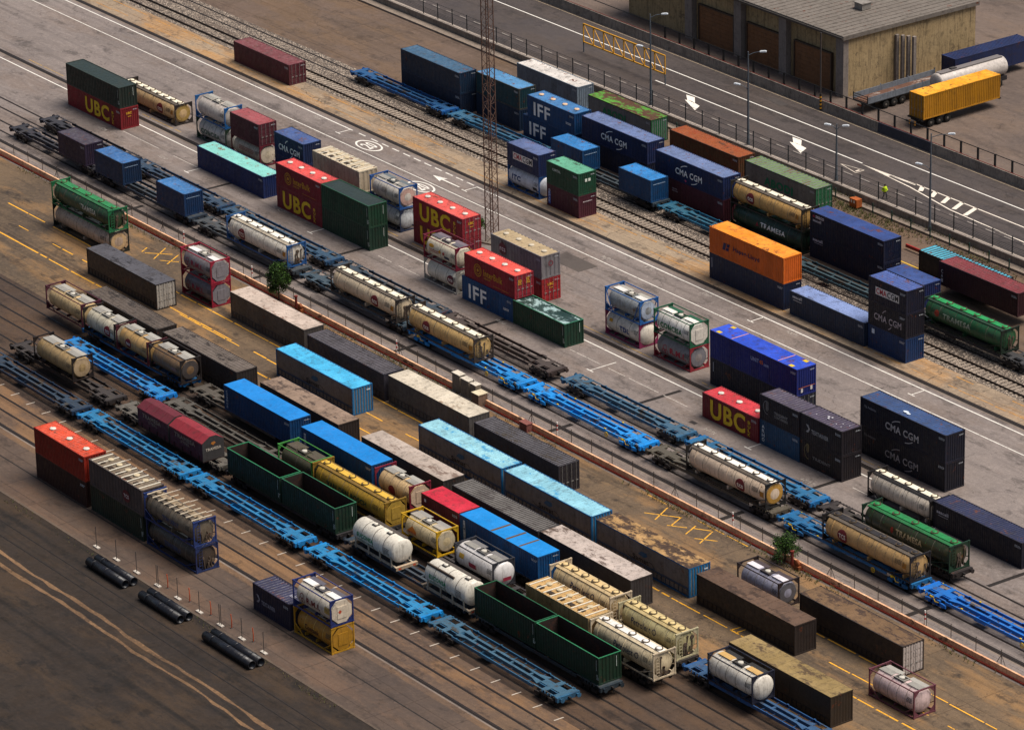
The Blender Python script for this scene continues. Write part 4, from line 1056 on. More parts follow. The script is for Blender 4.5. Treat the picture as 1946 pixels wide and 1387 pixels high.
# ---- the walker behind the fence
def person(x, y, z, rz):
    bm = bmesh.new(); sl_ = bm.verts.layers.skin.verify()
    J = {}
    def v(n, p, r_, parent=None):
        q = bm.verts.new(p); q[sl_].radius = r_ if isinstance(r_, tuple) else (r_, r_); J[n] = q
        if parent: bm.edges.new((J[parent], q))
        return q
    pv = v('pelvis', (0,0,.95), (.15,.12)); pv[sl_].use_root = True
    v('waist', (0,0,1.1), (.15,.11), 'pelvis'); v('chest', (.02,0,1.33), (.18,.12), 'waist'); v('neck', (.03,0,1.5), .06, 'chest'); v('skull', (.05,0,1.6), (.085,.095), 'neck'); v('crown', (.05,0,1.72), (.07,.08), 'skull')
    for s, n in ((-1,'a'), (1,'b')):
        v('sh'+n, (.02, s*.19, 1.43), .07, 'chest'); v('el'+n, (-.04+.12*s, s*.25, 1.16), .048, 'sh'+n); v('wr'+n, (.06+.16*s, s*.23, .93), .034, 'el'+n); v('hand'+n, (.08+.18*s, s*.22, .84), .04, 'wr'+n)
        v('hip'+n, (0, s*.1, .88), .1, 'pelvis'); v('kn'+n, (.1-.12*s*-1, s*.1, .5), .065, 'hip'+n); v('an'+n, (-.02+.2*s, s*.1, .1), .045, 'kn'+n); v('toe'+n, (.14+.2*s, s*.1, .05), .04, 'an'+n)
    me = bpy.data.meshes.new('person'); bm.to_mesh(me); bm.free()
    o = bpy.data.objects.new('tmp', me); sc.collection.objects.link(o)
    o.modifiers.new('s', 'SKIN'); ss = o.modifiers.new('u', 'SUBSURF'); ss.levels = 1; ss.render_levels = 1
    dg = bpy.context.evaluated_depsgraph_get(); me2 = bpy.data.meshes.new_from_object(o.evaluated_get(dg)); bpy.data.objects.remove(o)
    me2.materials.clear(); skin = flat('#8a5b43', .6); dark = flat('#1d1f2a', .8)
    me2.materials.append(skin); me2.materials.append(dark)
    for p in me2.polygons:
        p.use_smooth = True; p.material_index = 1 if p.center.z < .98 or (p.center.z < 1.42 and abs(p.center.y) < .3 and p.center.z > 1.0) else 0
    b = link('person', me2); b.location = (x, y, z); b.rotation_euler = (0,0,rz)
    tag(b, 'person in a bright yellow-green jacket and dark trousers walking behind the highway fence', 'person')
    j = MB(); j.lathe([(.9,.2),(.92,.21),(1.1,.2),(1.34,.225),(1.46,.17),(1.5,.09)], (.01,0,0), 'z', 18)
    for s in (-1, 1): j.tube((.02,s*.19,1.43), (-.04+.12*s,s*.26,1.14), .085, 10, 0, .07); j.tube((-.04+.12*s,s*.26,1.14), (.06+.16*s,s*.23,.95), .07, 10, 0, .055)
    j.build('jacket', flat('#b9d414', .6), b)
    h = MB(); h.lathe([(1.6,.105),(1.68,.108),(1.75,.08),(1.785,.001)], (.045,0,0), 'z', 16); h.build('hair', flat('#1c1512', .7), b)
person(12.9, 29.75, HZ, .1)
# ------------------------------------------------------------------ what stands in the yard
h = 2.591; hc = 2.896; T = 1.155+h; w = 1.155
NAVY = '#14254e'; NROOF = '#4d639c'; UR = '#7d1c2b'; URR = '#c03a34'; MAR = '#4f1f2b'; BLU = '#06416e'; BRT = '#0a72c4'; YEL = '#dcb41a'  # NROOF, URR, BRT: side colours brightened for the light falling on roofs
def cma(L, col='#f4f1ec', x=.30, ww=.39, z=.82, hh=.74):
    return [('F', 'lettering', col, [('t', 'CMA CGM', x*L, z, ww*L, hh, .022), ('a', .5*L, 1.2, .15*L, 1.0, 1.75, 2.55, .09), ('a', .5*L, 1.2, .15*L, 1.0, -1.35, -.6, .09)])]
def cmabox(L, H):
    return [('F', 'sign_panel', '#d8d2cc', [('r', .19*L, .95, .62*L, .82)], .01), ('F', 'lettering', '#b02131', [('t', 'CMA', .21*L, 1.04, .27*L, .64, .025)], .02), ('F', 'lettering', '#17171d', [('t', 'CGM', .50*L, 1.04, .29*L, .64, .025)], .02)]
def ubc(L, side=True, bulk=True, end=True):
    m = []
    if side:
        s = [('t', 'UBC', .135*L, .24, .62*L, 1.98, .032)]
        if bulk: s.append(('v', 'BULK', .82*L, .25, .042*L, 1.7))
        m.append(('F', 'lettering', YEL, s))
    if end: m.append(('E', 'lettering', '#d6a321', [('t', 'UBC', .75, 1.75, .75, .3, .03), ('c', .95, 1.45, .4, .13, 1)], .03))
    return m
def interbulk(L):
    return [('F', 'lettering', '#c58a1e', [('o', .27*L, 1.32, .074*L, .70, .09), ('o', .27*L, 1.32, .05*L, .47, .08), ('d', .27*L, 1.32, .02*L, .18), ('t', 'InterBulk', .385*L, .98, .375*L, .72, .022), ('t', 'GROUP', .39*L, .68, .13*L, .2, .02), ('c', .58*L, .35, .3*L, .09, 1)]),
            ('E', 'lettering', '#d6a321', [('c', .45, 1.5, .35, .6, 4), ('c', 1.5, 1.5, .35, .7, 4)], .03)]
def iff(L): return [('F', 'lettering', '#f0efec', [('t', 'IFF', .135*L, .42, .35*L, 1.6, .02), ('c', .82*L, 1.0, .1*L, .3, 2)])]
def tcs(u, zc, word='tcs', r=.66): return [('C', 'logo_disc', '#6e1720', [('d', u, zc-.02, r*1.02, r)], .016), ('C', 'lettering', '#dcd0c2', [('t', word, u-r*.68, zc-.24, r*1.36, .46, .03)], .03), ('C', 'hazard_plate', '#a8701c', [('r', u*0+10.9, zc-.1, .55, .5)], .016)]
def two(L, txt, col='#2b2b30'): return []

# --- row A behind the stacks
container(-46.6, -34.65, 23.3, 0, hc, '#6f7d89', 'pale grey container with a white rust-streaked roof beside the blue drum-hatched stack', '#c9c2bb', rust=.08, end='wall', endcol=None)
moss = paint('#4c8a2a', .9, dirt=.35, streak=0, stain=.75, staincol='#4b3021', rust=0, fade=.6)
container(-31.8, -19.86, 22.75, 0, hc, '#6a6f70', 'grey container with a bright mossy green roof and green corrugated end', None, smooth=True, endcol='#1d6a3c', roofm=moss, framecol='#20452c', rstyle='flat', rper=.5,
          marks=[('F', 'lettering', '#07754c', [('t', 'ABODI', 2.6, 1.15, 4.5, 1.0, .045)])])
container(-16.81, -4.4, 23.05, 0, h, '#5b3d24', 'rusty brown container with an orange-brown rusted roof', None, rust=.6, roofm=paint('#8a4620', .8, dirt=.4, streak=0, rust=.5, rustcol='#6b2f14', stain=.3, staincol='#4a2a18'), framecol='#4b2c1a')
container(-2.64, 9.65, 22.55, 0, hc, '#6d706c', 'grey container with a dull olive-green roof and dark green door end', None, smooth=True, end='door', endcol='#1d5a3a', roofm=paint('#62794c', .9, dirt=.3, streak=0, stain=.4, staincol='#5a4630'), framecol='#20352a', rstyle='rib', rper=.6,
          marks=[('F', 'lettering', '#077552', [('t', 'ABODI', 3.4, .95, 5.0, 1.0, .045)])])
container(30.1, 42.2, 19.6, 0, h, '#2c2521', 'dark container with a bright turquoise ribbed roof at the right edge', '#3fa0b8', smooth=True, rper=.5)
container(36.1, 48.2, 17.1, w, h, '#31121a', 'very dark maroon container at the right edge in front of the turquoise roof', '#6e2028', marks=[('F', 'lettering', '#cfc6c2', [('v', 'CAI', .35, .4, .32, 1.5)])])
# --- row B: stacked two high
container(-54.2, -42.15, 11.75, 0, h, '#0c2038', 'lower dark blue container of the left stack behind the bright blue wagons', '#0c2038')
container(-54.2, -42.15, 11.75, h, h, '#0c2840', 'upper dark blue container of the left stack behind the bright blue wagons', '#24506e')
container(-41.6, -33.1, 13.7, 0, h, '#0e2a44', 'dark blue container at the bottom of the stack with the rust-edged blue roof', '#0e2a44')
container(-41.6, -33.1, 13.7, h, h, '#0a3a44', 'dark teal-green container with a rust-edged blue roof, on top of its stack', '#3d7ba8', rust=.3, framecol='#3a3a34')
container(-31.9, -22.1, 13.35, 0, h, '#0a3c68', 'lower blue bulk container with big white letters, half hidden by a small blue box', '#0a3c68', marks=iff(9.0))
container(-31.0, -22.0, 13.35, h, h, '#0a406e', 'upper blue bulk container with four round roof hatches and big white letters', '#2a6a9e', marks=iff(9.0), hatch=4, hatchcol='#c9a98a')
container(-21.2, -9.1, 13.75, 0, h, '#0f1c38', 'plain dark navy container under the lilac-roofed one beside the moss-roofed box', '#0f1c38')
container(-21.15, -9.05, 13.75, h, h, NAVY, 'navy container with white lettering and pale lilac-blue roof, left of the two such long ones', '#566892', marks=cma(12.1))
container(-6.75, 5.25, 13.1, 0, h, MAR, 'plain maroon container under the navy white-lettered one with a pink mark', MAR, marks=[('F', 'lettering', '#a8949a', [('c', 3, 1.2, .9, .5, 2)])])
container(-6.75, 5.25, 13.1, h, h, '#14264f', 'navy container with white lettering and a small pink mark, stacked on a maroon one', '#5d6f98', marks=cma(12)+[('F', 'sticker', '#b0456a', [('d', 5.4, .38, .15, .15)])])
tank(6.2, 18.3, 13.35, 0, 'green tank container with white lettering under the long golden tank', '#16382a', '#16241c', R=1.14, silo=True, hatches=6, strip='#2c5a3e', side='#1d2a22', frame_mode='full',
     marks=[('C', 'lettering', '#f0ebdd', [('t', 'TRAMESA', 5.0, 1.15, 4.2, .55, .03)]), ('C', 'logo_disc', '#8f2430', [('p', [(4.2,1.1),(4.5,1.6),(4.75,1.15)])])])
tank(6.2, 18.3, 13.35, h, 'long golden-cream tank with a ribbed pale walkway, stacked on the green tank', '#c49a5a', '#28241f', R=1.14, silo=True, hatches=6, marks=tcs(3.3, 1.3))
SE = '#0b142e'
container(19.0, 31.0, 13.9, 0, h, SE, 'lower dark navy container of the stack left of the red guard rail', SE, marks=[('F', 'lettering', '#b9b5bd', [('t', 'seacell', .5, 1.95, 1.6, .36, .03), ('c', .7, 1.75, 1.3, .1, 1)])])
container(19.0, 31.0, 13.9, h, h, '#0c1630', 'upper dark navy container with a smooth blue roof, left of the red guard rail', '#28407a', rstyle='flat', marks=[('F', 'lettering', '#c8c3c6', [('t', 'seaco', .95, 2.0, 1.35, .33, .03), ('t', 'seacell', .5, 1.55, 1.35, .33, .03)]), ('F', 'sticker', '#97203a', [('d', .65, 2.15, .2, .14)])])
container(32.2, 38.05, 13.2, 0, h, '#182a58', 'low navy container with a plain blue roof standing behind the triple stack', '#2f4780', rstyle='flat')
# --- wagons and loads on the second track
WB = [(-60.9, '#064e8c', 'empty blue flat wagon at the top, left of the lattice mast, farther from it'), (-40.9, '#1c5a80', 'empty dusty teal-blue flat wagon passing behind the lattice mast'), (-20.9, '#2a3a44', 'dark flat wagon under the two small blue containers by the navy stacks'),
      (-1.0, '#155e7e', 'dusty blue flat wagon running in behind the orange container'), (19.0, '#23404c', 'dark teal flat wagon behind the orange container and the pale blue-roofed one'), (38.9, '#2a2c30', 'dark flat wagon under the green tank at the far right edge')]
for x, c_, l_ in WB: wagon(x, 10.15, c_, l_, 19.0)
container(-20.62, -14.7, 8.95, w, h, BLU, 'small bright-roofed blue container on a wagon, in front of the blue lettered stack', '#0a70b0', codes=False, marks=[('E', 'code_marking', '#9db4cc', [('c', .3, 2.0, 1.7, .14, 1)], .026)])
container(-7.95, -2.15, 8.85, w, h, BLU, 'small bright-roofed blue container on a wagon, in front of the maroon container', '#0a74b6', codes=False, marks=[('E', 'code_marking', '#9db4cc', [('c', .3, 2.0, 1.7, .14, 1)], .026)])
tank(42.7, 54.6, 9.0, w, 'green silo tank with red mark and pale lettering on the wagon at the far right', '#1d5535', '#14251b', R=1.14, silo=True, hatches=6, strip='#1f8a4a', side='#1d3a28', marks=[('C', 'lettering', '#9aa58f', [('t', 'TRAMESA', 3.0, 1.15, 4.2, .55, .03)]), ('C', 'logo_disc', '#a53a24', [('d', 2.1, 1.45, .35, .35)])])
# --- row C on the concrete strip
container(-76.3, -64.1, 2.2, 0, h, '#56242d', 'maroon container cut off at the top, standing alone on the concrete strip', '#6a2c33', end='door')
tank(-19.3, -13.4, 1.85, 0, 'white tank with domed ends in a blue bottom frame under the small navy container', '#c9cdd4', '#1a508c', R=1.16, over=.42, frame_mode='full', topframe=False, bands=3, marks=[('C', 'lettering', '#12386c', [('t', 'ITC', .75, 1.05, 1.6, .62, .05)]), ('C', 'data_plate', '#2c3036', [('r', 4.6, .75, .8, .4)])], bandcol='#9aa0a8', dirt=.2, rust=0)
container(-19.3, -13.4, 1.85, h, h, NAVY, 'small navy container with a white lettered panel on the white domed tank', '#4a5c88', marks=cmabox(5.9, h))
container(-11.6, -5.75, 1.6, 0, h, '#4b1c2c', 'small maroon container under the green one on the concrete strip', '#4b1c2c', marks=[('F', 'lettering', '#c9cfdc', [('v', 'GRPAK', .35, .5, .3, 1.6)]), ('F', 'sticker', '#2b4da0', [('r', .28, .3, .42, 1.5)], .009), ('E', 'lettering', '#bfb2b4', [('c', .6, 1.75, 1.2, .2, 1)], .03)])
container(-11.6, -5.75, 1.6, h, h, '#12442f', 'small dark green container with a weathered pale green roof on a maroon one', '#4f8f75', roofm=paint('#55997c', .7, dirt=.4, streak=0, rust=.2, stain=.25, staincol='#2f4a3a'), marks=[('F', 'lettering', '#c9d2c9', [('t', 'CAPITAL', 1.1, 1.75, 1.5, .3, .02)]), ('E', 'sticker', '#d5dccf', [('r', .9, 1.5, .3, .35), ('r', 1.35, 1.5, .3, .35)], .03)])
container(17.1, 29.35, 1.65, 0, hc, '#132340', 'plain dark blue container under the orange one', '#132340', marks=[('F', 'code_marking', '#b9bcc6', [('r', .4, 1.3, .07, 1.1)])])
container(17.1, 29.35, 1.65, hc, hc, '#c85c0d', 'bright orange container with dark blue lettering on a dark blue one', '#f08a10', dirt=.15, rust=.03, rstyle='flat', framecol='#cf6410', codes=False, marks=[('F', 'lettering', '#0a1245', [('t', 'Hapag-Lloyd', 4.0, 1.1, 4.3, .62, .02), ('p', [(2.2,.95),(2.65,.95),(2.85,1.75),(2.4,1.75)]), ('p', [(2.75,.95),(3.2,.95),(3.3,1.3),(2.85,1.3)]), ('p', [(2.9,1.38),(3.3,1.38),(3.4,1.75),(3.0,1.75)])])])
container(30.4, 42.2, 1.6, 0, h, '#1a2c44', 'low dark blue container with a scuffed pale roof, left of the triple stack', None, roofm=paint('#7284b0', .6, dirt=.3, streak=0, stain=.3, staincol='#46506c', rust=.08), marks=[('F', 'lettering', '#d2d0cf', [('t', 'seacell', .5, 1.95, 1.5, .34, .03), ('c', .6, 1.7, 1.3, .12, 1)])])
container(42.4, 48.2, 1.95, 0, h, '#0a305c', 'bottom blue container of the stack of three, with a small white sign', '#0a305c', marks=[('F', 'sticker', '#c9d2dc', [('r', .6, 1.75, .42, .5)])])
container(42.4, 48.2, 1.95, h, h, '#0f1120', 'middle dark navy container with white lettering in the stack of three', '#0f1120', marks=cma(5.8, '#a79a9c', .16, .72, .8, .72))
container(42.4, 48.2, 1.95, 2*h, h, '#0c122a', 'top navy container with a white and red lettered panel on the stack of three', '#3a5292', marks=cmabox(5.8, h))
# --- row D along the inner crane rail
container(-75.4, -63.3, -21.95, 0, h, '#801a22', 'red container with huge yellow letters at the top left corner', '#801a22', marks=[('F', 'lettering', YEL, [('t', 'UBC', 4.1, .3, 5.4, 1.9, .032), ('v', 'BULK', 10.1, .25, .4, 1.7)])]+ubc(12, False))
open_container(-75.4, -63.4, -21.95, h, h, '#1c2b25', 'very dark green covered open-top container on the red one at the top left corner', '#2c3a34', load='dark')
tank(-72.5, -60.4, -16.3, 0, 'long golden-cream tank with a dark end frame standing on the ground at the top left', '#c9a878', '#2b2523', R=1.14, silo=True, hatches=8, marks=tcs(8.6, 1.3), endcol='#a98a4a')
tank(-55.6, -49.3, -16.4, 0, 'white tank with dark bands and green lettering under the blue-framed tank, top left', '#bcbab2', '#2f4a3a', R=1.16, topframe=False, bandcol='#2a2c2a', marks=[('C', 'lettering', '#0d4a32', [('t', 'CONCISA', .9, .85, 4.0, .6, .04)])])
tank(-55.6, -49.3, -16.4, h, 'silvery tank in a bright blue end frame on the dark-banded white tank', '#c4b9ae', '#1b5f9a', R=1.16, topframe=False, bandcol='#a39a92')
tank(-48.0, -42.0, -16.5, 0, 'cream patched tank in a maroon frame under the small maroon container', '#c2b59c', '#6a1f2d', R=1.16, endcol='#cdbfa8', marks=[('C', 'lettering', '#8a3a2a', [('c', 1.5, 1.2, 3, .5, 3)])])
container(-48.0, -42.0, -16.5, h, h, '#54202c', 'small maroon container with door bars on the cream patched tank', '#8c3a40', end='door')
container(-39.1, -33.2, -16.3, 0, h, '#1c2c50', 'small plain navy container under the white-lettered navy one near the road speed mark', '#1c2c50')
container(-39.1, -33.2, -16.3, h, h, '#162c54', 'small navy container with white lettering beside the red drum-hatched stack, upper of two', '#2f4a80', marks=cma(5.9, '#f4f1ec', .15, .72, .75, .72))
container(-31.0, -21.8, -16.5, h, h, '#b7a58c', 'cream ribbed bulk container with white cross bars on its roof near the speed mark', '#b9a98e', per=.62, rust=.15, bars=True, framecol='#c2b49c', codes=False)
container(-31.0, -21.8, -16.5, 0, h, '#3d4a44', 'dark container hidden under the cream ribbed bulk container', '#3d4a44', per=.4)
tank(-20.4, -14.7, -16.1, 0, 'silver tank with dark frame under the blue-framed white tank', '#cccfd0', '#23304a', R=1.14, topframe=False)
tank(-20.4, -14.7, -16.1, h, 'white tank in a full blue frame beside the red stack with huge yellow letters', '#d3cabd', '#1c4f8f', R=1.16, brace=False, bands=3, walk='#5f666a', marks=[('C', 'lettering', '#9c8a78', [('c', 2.2, 1.3, .9, .6, 4)])], endcol='#cfa99a')
container(-11.7, -2.5, -16.4, 0, h, UR, 'lower red container of the yellow-lettered stack beside the light green bush', UR, marks=ubc(9.2), hatch=0, end='door')
container(-11.7, -2.5, -16.4, h, h, '#8a1f2c', 'upper red container with four round hatches and huge yellow letters beside the light green bush', '#d04a40', marks=ubc(9.2), hatch=4, dirt=.2, rust=.03, end='door')
container(2.8, 11.75, -16.5, 0, h, '#9c1f26', 'red container with door bars and yellow marks under the grey ribbed one', '#9c1f26', end='door', marks=ubc(8.9, False))
container(2.8, 11.75, -16.5, h, h, '#7b7678', 'grey ribbed bulk container with a red round logo in front of the lattice mast', None, per=.55, roofm=paint('#a08c6c', .7, dirt=.4, streak=0, stain=.2, staincol='#5f4a36'), rper=.62, hatch=4, hatchcol='#b9ad98',
          marks=[('F', 'logo_disc', '#5d1a2c', [('d', 2.1, 1.45, .68, .68)], .015), ('F', 'lettering', '#d3c4c6', [('t', 'rcs', 1.6, 1.2, 1.0, .42, .03)], .024), ('E', 'logo_disc', '#7a2a34', [('o', 1.2, 1.6, .3, .3, .1)], .03)])
tank(22.5, 28.2, -16.4, 0, 'cream tank in a pink-magenta frame with blue lettering, lower of its stack', '#e0d4c4', '#8c2a55', R=1.15, over=.35, topframe=False, brace=False, bands=2, marks=[('C', 'lettering', '#173a78', [('t', 'TDL', 2.3, .95, 1.6, .55, .05)]), ('C', 'hazard_plate', '#c08a14', [('r', .55, 1.5, .55, .34)])])
tank(22.5, 28.3, -16.4, h, 'grey scuffed tank in a blue braced frame on top of the cream one', '#8f9496', '#1c5a9c', R=1.08, brace='v', bands=0, cover='#d4cfc8', endcol='#a9b4c4', dirt=.55)
tank(30.45, 36.35, -16.3, 0, 'grey tank in a red-pink frame with red lettering under the green-framed white tank', '#857e7d', '#8f2430', R=1.14, brace=True, topframe=False, bands=0, endcol='#77757a', marks=[('C', 'lettering', '#a01f33', [('t', 'R.M.I.', 2.5, .95, 2.6, .62, .05), ('o', 1.5, .95, .3, .3, .07), ('o', 1.9, .95, .3, .3, .07), ('o', 1.7, 1.4, .3, .3, .07)])])
tank(30.45, 36.35, -16.3, h, 'clean white tank in a dark green frame with green lettering, on the grey one', '#dcd6cc', '#14573a', R=1.14, brace=False, bands=4, bandcol='#2f2f2c', walk='#1d5038', cover='#dcd6cc', endplate='#d3cabd', dirt=.12, rust=.0, marks=[('C', 'lettering', '#0e6a3c', [('t', 'CONCISA', 1.0, .85, 3.5, .62, .05), ('o', .5, 1.15, .24, .34, .06)])])
container(39.8, 53.25, -16.5, 0, hc, '#0f1728', 'plain very dark navy container under the bright blue one with yellow corner plates', '#0f1728', end='door', marks=[('F', 'code_marking', '#b9bcc6', [('r', .5, 1.5, .06, 1.0)])])
container(39.8, 53.25, -16.5, hc, hc, '#0a1f6c', 'bright cobalt blue long container with yellow corner plates on its roof', '#1f48c0', rstyle='flat', dirt=.15, rust=.02, marks=[('F', 'lettering', '#8fa0c4', [('t', 'UNIT', 6.4, 1.75, 1.25, .42, .03), ('t', '.com', 8.35, 1.7, .8, .26, .02)]), ('F', 'lettering', '#b05a24', [('t', '45', 7.72, 1.75, .55, .42, .04)]),
          ('T', 'corner_plate', '#d0b014', [('r', .8, .1, .6, .42), ('r', .8, 1.9, .6, .42), ('r', 12.0, .1, .6, .42), ('r', 12.0, 1.9, .6, .42)], .03), ('T', 'stripe', '#c08a96', [('r', 3.2, .1, .14, 2.2), ('r', 10.4, .1, .14, 2.2)], .028), ('E', 'reflector', '#b9603a', [('r', .2, .85, 2.1, .06), ('r', .2, .8, .3, .1)], .03), ('E', 'label_patch', '#c9c3c0', [('r', .5, .35, .25, .42), ('r', 1.7, .42, .25, .42)], .03)])
container(62.1, 74.3, -16.0, 0, hc, '#0a0f20', 'lower dark navy container of the lettered stack at the right edge', '#0a0f20', marks=cma(12.2, '#8f8889')+[('F', 'lettering', '#6d6a70', [('t', 'Via Andaman', .6, 2.0, 1.7, .28, .02)])])  # stack's navy taken near black, edge darkening put into the colour
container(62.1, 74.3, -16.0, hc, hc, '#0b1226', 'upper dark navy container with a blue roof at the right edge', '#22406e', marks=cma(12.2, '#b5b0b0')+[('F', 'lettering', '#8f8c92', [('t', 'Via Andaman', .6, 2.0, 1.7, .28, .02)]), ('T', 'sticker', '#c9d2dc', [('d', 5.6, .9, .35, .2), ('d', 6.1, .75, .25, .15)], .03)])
# --- row E along the white line
container(-46.9, -33.2, -21.8, 0, h, '#14295a', 'long dark blue container with a rust-blotched turquoise roof near the top left', None, roofm=paint('#77b9b0', .7, dirt=.3, streak=0, rust=.3, rustcol='#5e3420', stain=.1, staincol='#6b4a30'))
container(-30.3, -21.4, -21.9, 0, h, UR, 'lower red bulk container with huge yellow letters beside the dark green stack', UR, marks=ubc(8.9, end=False), codes=False)
container(-30.3, -21.4, -21.9, h, h, '#7c1a28', 'upper red bulk container with a round golden emblem beside the dark green stack', '#c93d38', marks=interbulk(8.9), hatch=4, dirt=.2, rust=.03)
open_container(-21.3, -12.2, -21.9, 0, h, '#16382a', 'lower green open-top container of the stack near the tracks', '#16382a', load='dark')
open_container(-21.3, -12.2, -21.9, h, h, '#173f2b', 'upper green open-top container with a dark cover, on its twin', '#24583e', load='dark')
tank(-1.7, 4.2, -22.1, 0, 'white tank in a pale frame with a maroon oval logo under the maroon-framed tank', '#dad4c4', '#b3aea4', R=1.14, topframe=False, bands=2, brace=False, marks=[('C', 'logo_disc', '#64182a', [('d', 4.7, 1.3, .6, .5)]), ('C', 'lettering', '#d6cdc6', [('t', 'tcs', 4.3, 1.12, .8, .36, .03)], .03)])
tank(-1.7, 4.2, -22.1, h, 'cream tank in a maroon frame with hazard stickers and a white hatch', '#dcd0b8', '#71182f', R=1.12, bands=1, walk='#6b5f66', cover='#5a565c', brace=False, marks=[('C', 'lettering', '#9c3a34', [('c', 1.0, .95, 1.6, .4, 2)]), ('C', 'hazard_plate', '#c28a14', [('p', [(2.6,1.3),(2.85,1.55),(3.1,1.3),(2.85,1.05)]), ('d', 1.3, 1.6, .45, .2)]), ('C', 'sticker', '#a8322a', [('p', [(3.3,1.25),(3.5,1.5),(3.75,1.3),(3.5,1.05)])]), ('C', 'data_plate', '#1d2a44', [('r', 3.6, .75, .9, .35)])])
container(5.3, 14.25, -22.15, 0, h, '#0a4474', 'blue bulk container with big white letters under the red emblem container in the centre', '#0a4474', marks=iff(8.95))
container(5.6, 14.5, -22.0, h, h, '#8f1c2b', 'red bulk container with a round golden emblem on the blue lettered one in the centre', '#dd4a3c', marks=interbulk(8.9), hatch=4, dirt=.18, rust=.02, end='door')
open_container(14.3, 23.2, -22.15, 0, h, '#113c2b', 'green open-top container loosely covered with a shiny net, standing alone on the ground', '#2f7356', load='net')
container(45.8, 54.35, -22.3, 0, h, '#6e1520', 'red container with three round hatches and huge yellow letters, standing alone at the white line', '#bb2632', marks=[('F', 'lettering', YEL, [('t', 'UBC', 1.25, .3, 5.4, 1.98, .032), ('v', 'BULK', 7.05, .28, .38, 1.7)])], hatch=3, dirt=.2)
container(54.4, 60.3, -22.1, 0, h, '#123f60', 'small teal-blue container with vertical white letters at the bottom of the dark stack', '#123f60', marks=[('F', 'lettering', '#c9d2d6', [('v', 'ARHO', .35, .4, .38, 1.8)])])
container(54.4, 60.3, -22.1, h, h, '#1d1820', 'small dark container with a scratched logo on the teal-blue one', '#40384a', rper=.42, marks=[('F', 'lettering', '#8f8a88', [('a', 1.1, 1.5, .55, .7, 1.7, 5.0, .05), ('r', .95, 1.2, .06, 1.0), ('r', 1.1, 1.1, .06, 1.1), ('r', 1.25, 1.25, .06, .9), ('t', 'TRIDENT', 2.2, 1.15, 2.0, .28, .02), ('t', 'CONTAINERS', 2.2, .8, 2.0, .28, .02)])])
container(60.3, 66.45, -22.0, 0, h, '#1a161c', 'small dark container with a faint gold emblem, bottom right of the dark stack', '#1a161c', marks=[('F', 'lettering', '#8f7d52', [('a', 1.2, 1.5, .5, .75, 1.7, 5.0, .05), ('r', 1.0, 1.5, .06, .8), ('r', 1.15, 1.4, .06, .95), ('r', 1.3, 1.5, .06, .8)]), ('F', 'lettering', '#7d7a78', [('t', 'TRIDENT', 1.9, .95, 2.6, .3, .02)])])
container(60.3, 66.45, -22.0, h, h, '#1d1920', 'small dark container with bird-flecked ribbed roof, top right of the dark stack', '#3d3448', rper=.42, marks=[('F', 'lettering', '#9a9898', [('p', [(.9,.9),(1.3,1.3),(.9,1.7),(1.25,1.7),(1.5,1.3),(1.25,.9)]), ('t', 'TEXTAINER', 1.7, .95, 2.5, .42, .03)]), ('T', 'sticker', '#c9c6cc', [('d', 2.6, 1.4, .16, .12), ('d', 2.9, 1.1, .14, .1), ('d', 3.0, 1.5, .1, .1), ('d', 4.4, .8, .06, .05), ('d', 4.8, 1.3, .06, .05), ('d', 5.2, .7, .06, .05), ('d', 1.4, .9, .06, .05), ('d', 5.5, 1.5, .06, .05)], .03)])
tank(70.4, 79.2, -22.2, 0, 'white tank with a dark top channel on the ground at the right edge', '#c2b5a4', '#1d1b1c', R=1.14, silo=True, hatches=5, side='#1c1a1a', dirt=.35)
container(79.3, 91.3, -21.9, 0, h, '#0b0f22', 'dark navy container with white lettering cut off at the right edge, beyond the white tank', '#131c40', marks=[('F', 'lettering', '#b9b5bd', [('t', 'seacell', .5, 1.6, 1.6, .36, .03), ('c', .7, 1.4, 1.3, .1, 1)])])
# --- tracks F
DK = '#1d3a52'
for x, c_, l_, tr, L_ in ((-69.7, '#20222c', 'dark flat wagon under the dark container at the left edge', False, 18.9), (-50.2, '#1f2c3a', 'dark blue-grey flat wagon carrying two small blue containers', False, 19.6), (-29.8, '#3a4248', 'grey-decked flat wagon under the white tank with blue end frame', False, 19.8),
                    (-8.8, '#2b4252', 'grey-decked flat wagon under the left of the two adjoining cream tanks', False, 19.3), (11.3, '#0580cc', 'bright blue flat wagon with yellow fittings under the right of the two adjoining cream tanks', True, 18.9), (31.05, '#0588dc', 'empty bright blue flat wagon with yellow fittings and hand wheel', True, 18.85),
                    (50.9, '#4b4438', 'brown-grey flat wagon under the clean cream tank with golden end', False, 18.9), (70.6, '#0a5c90', 'blue flat wagon with yellow handles under the dark-topped cream tank', True, 18.7), (90.2, '#0566c0', 'bright blue flat wagon cut off at the lower right edge', True, 18.8)):
    wagon(x, -32.05, c_, l_, L_, tr)
for x, c_, l_, L_ in ((-70.0, '#23252e', 'dark empty flat wagon at the left edge behind the small blue containers', 18.9), (-50.4, '#1f3a56', 'dark blue empty flat wagon behind the small blue containers', 18.9), (-30.9, '#1f4464', 'dusty dark blue empty flat wagon behind the white tank with blue end frame', 20.8),
                  (-8.9, '#25384a', 'dark empty flat wagon behind the left cream tank, near the red emblem stack', 18.6), (10.3, '#3c302c', 'rust-brown empty flat wagon with open lattice deck', 19.3), (31.7, '#2a5878', 'grey-blue empty flat wagon beside the empty bright blue one', 18.7),
                  (51.55, '#0a629a', 'blue empty flat wagon behind the cream tank with the golden end', 18.7), (71.2, '#241e1e', 'dark brown flat wagon under the green tank at the lower right', 18.8)):
    wagon(x, -27.8, c_, l_, L_)
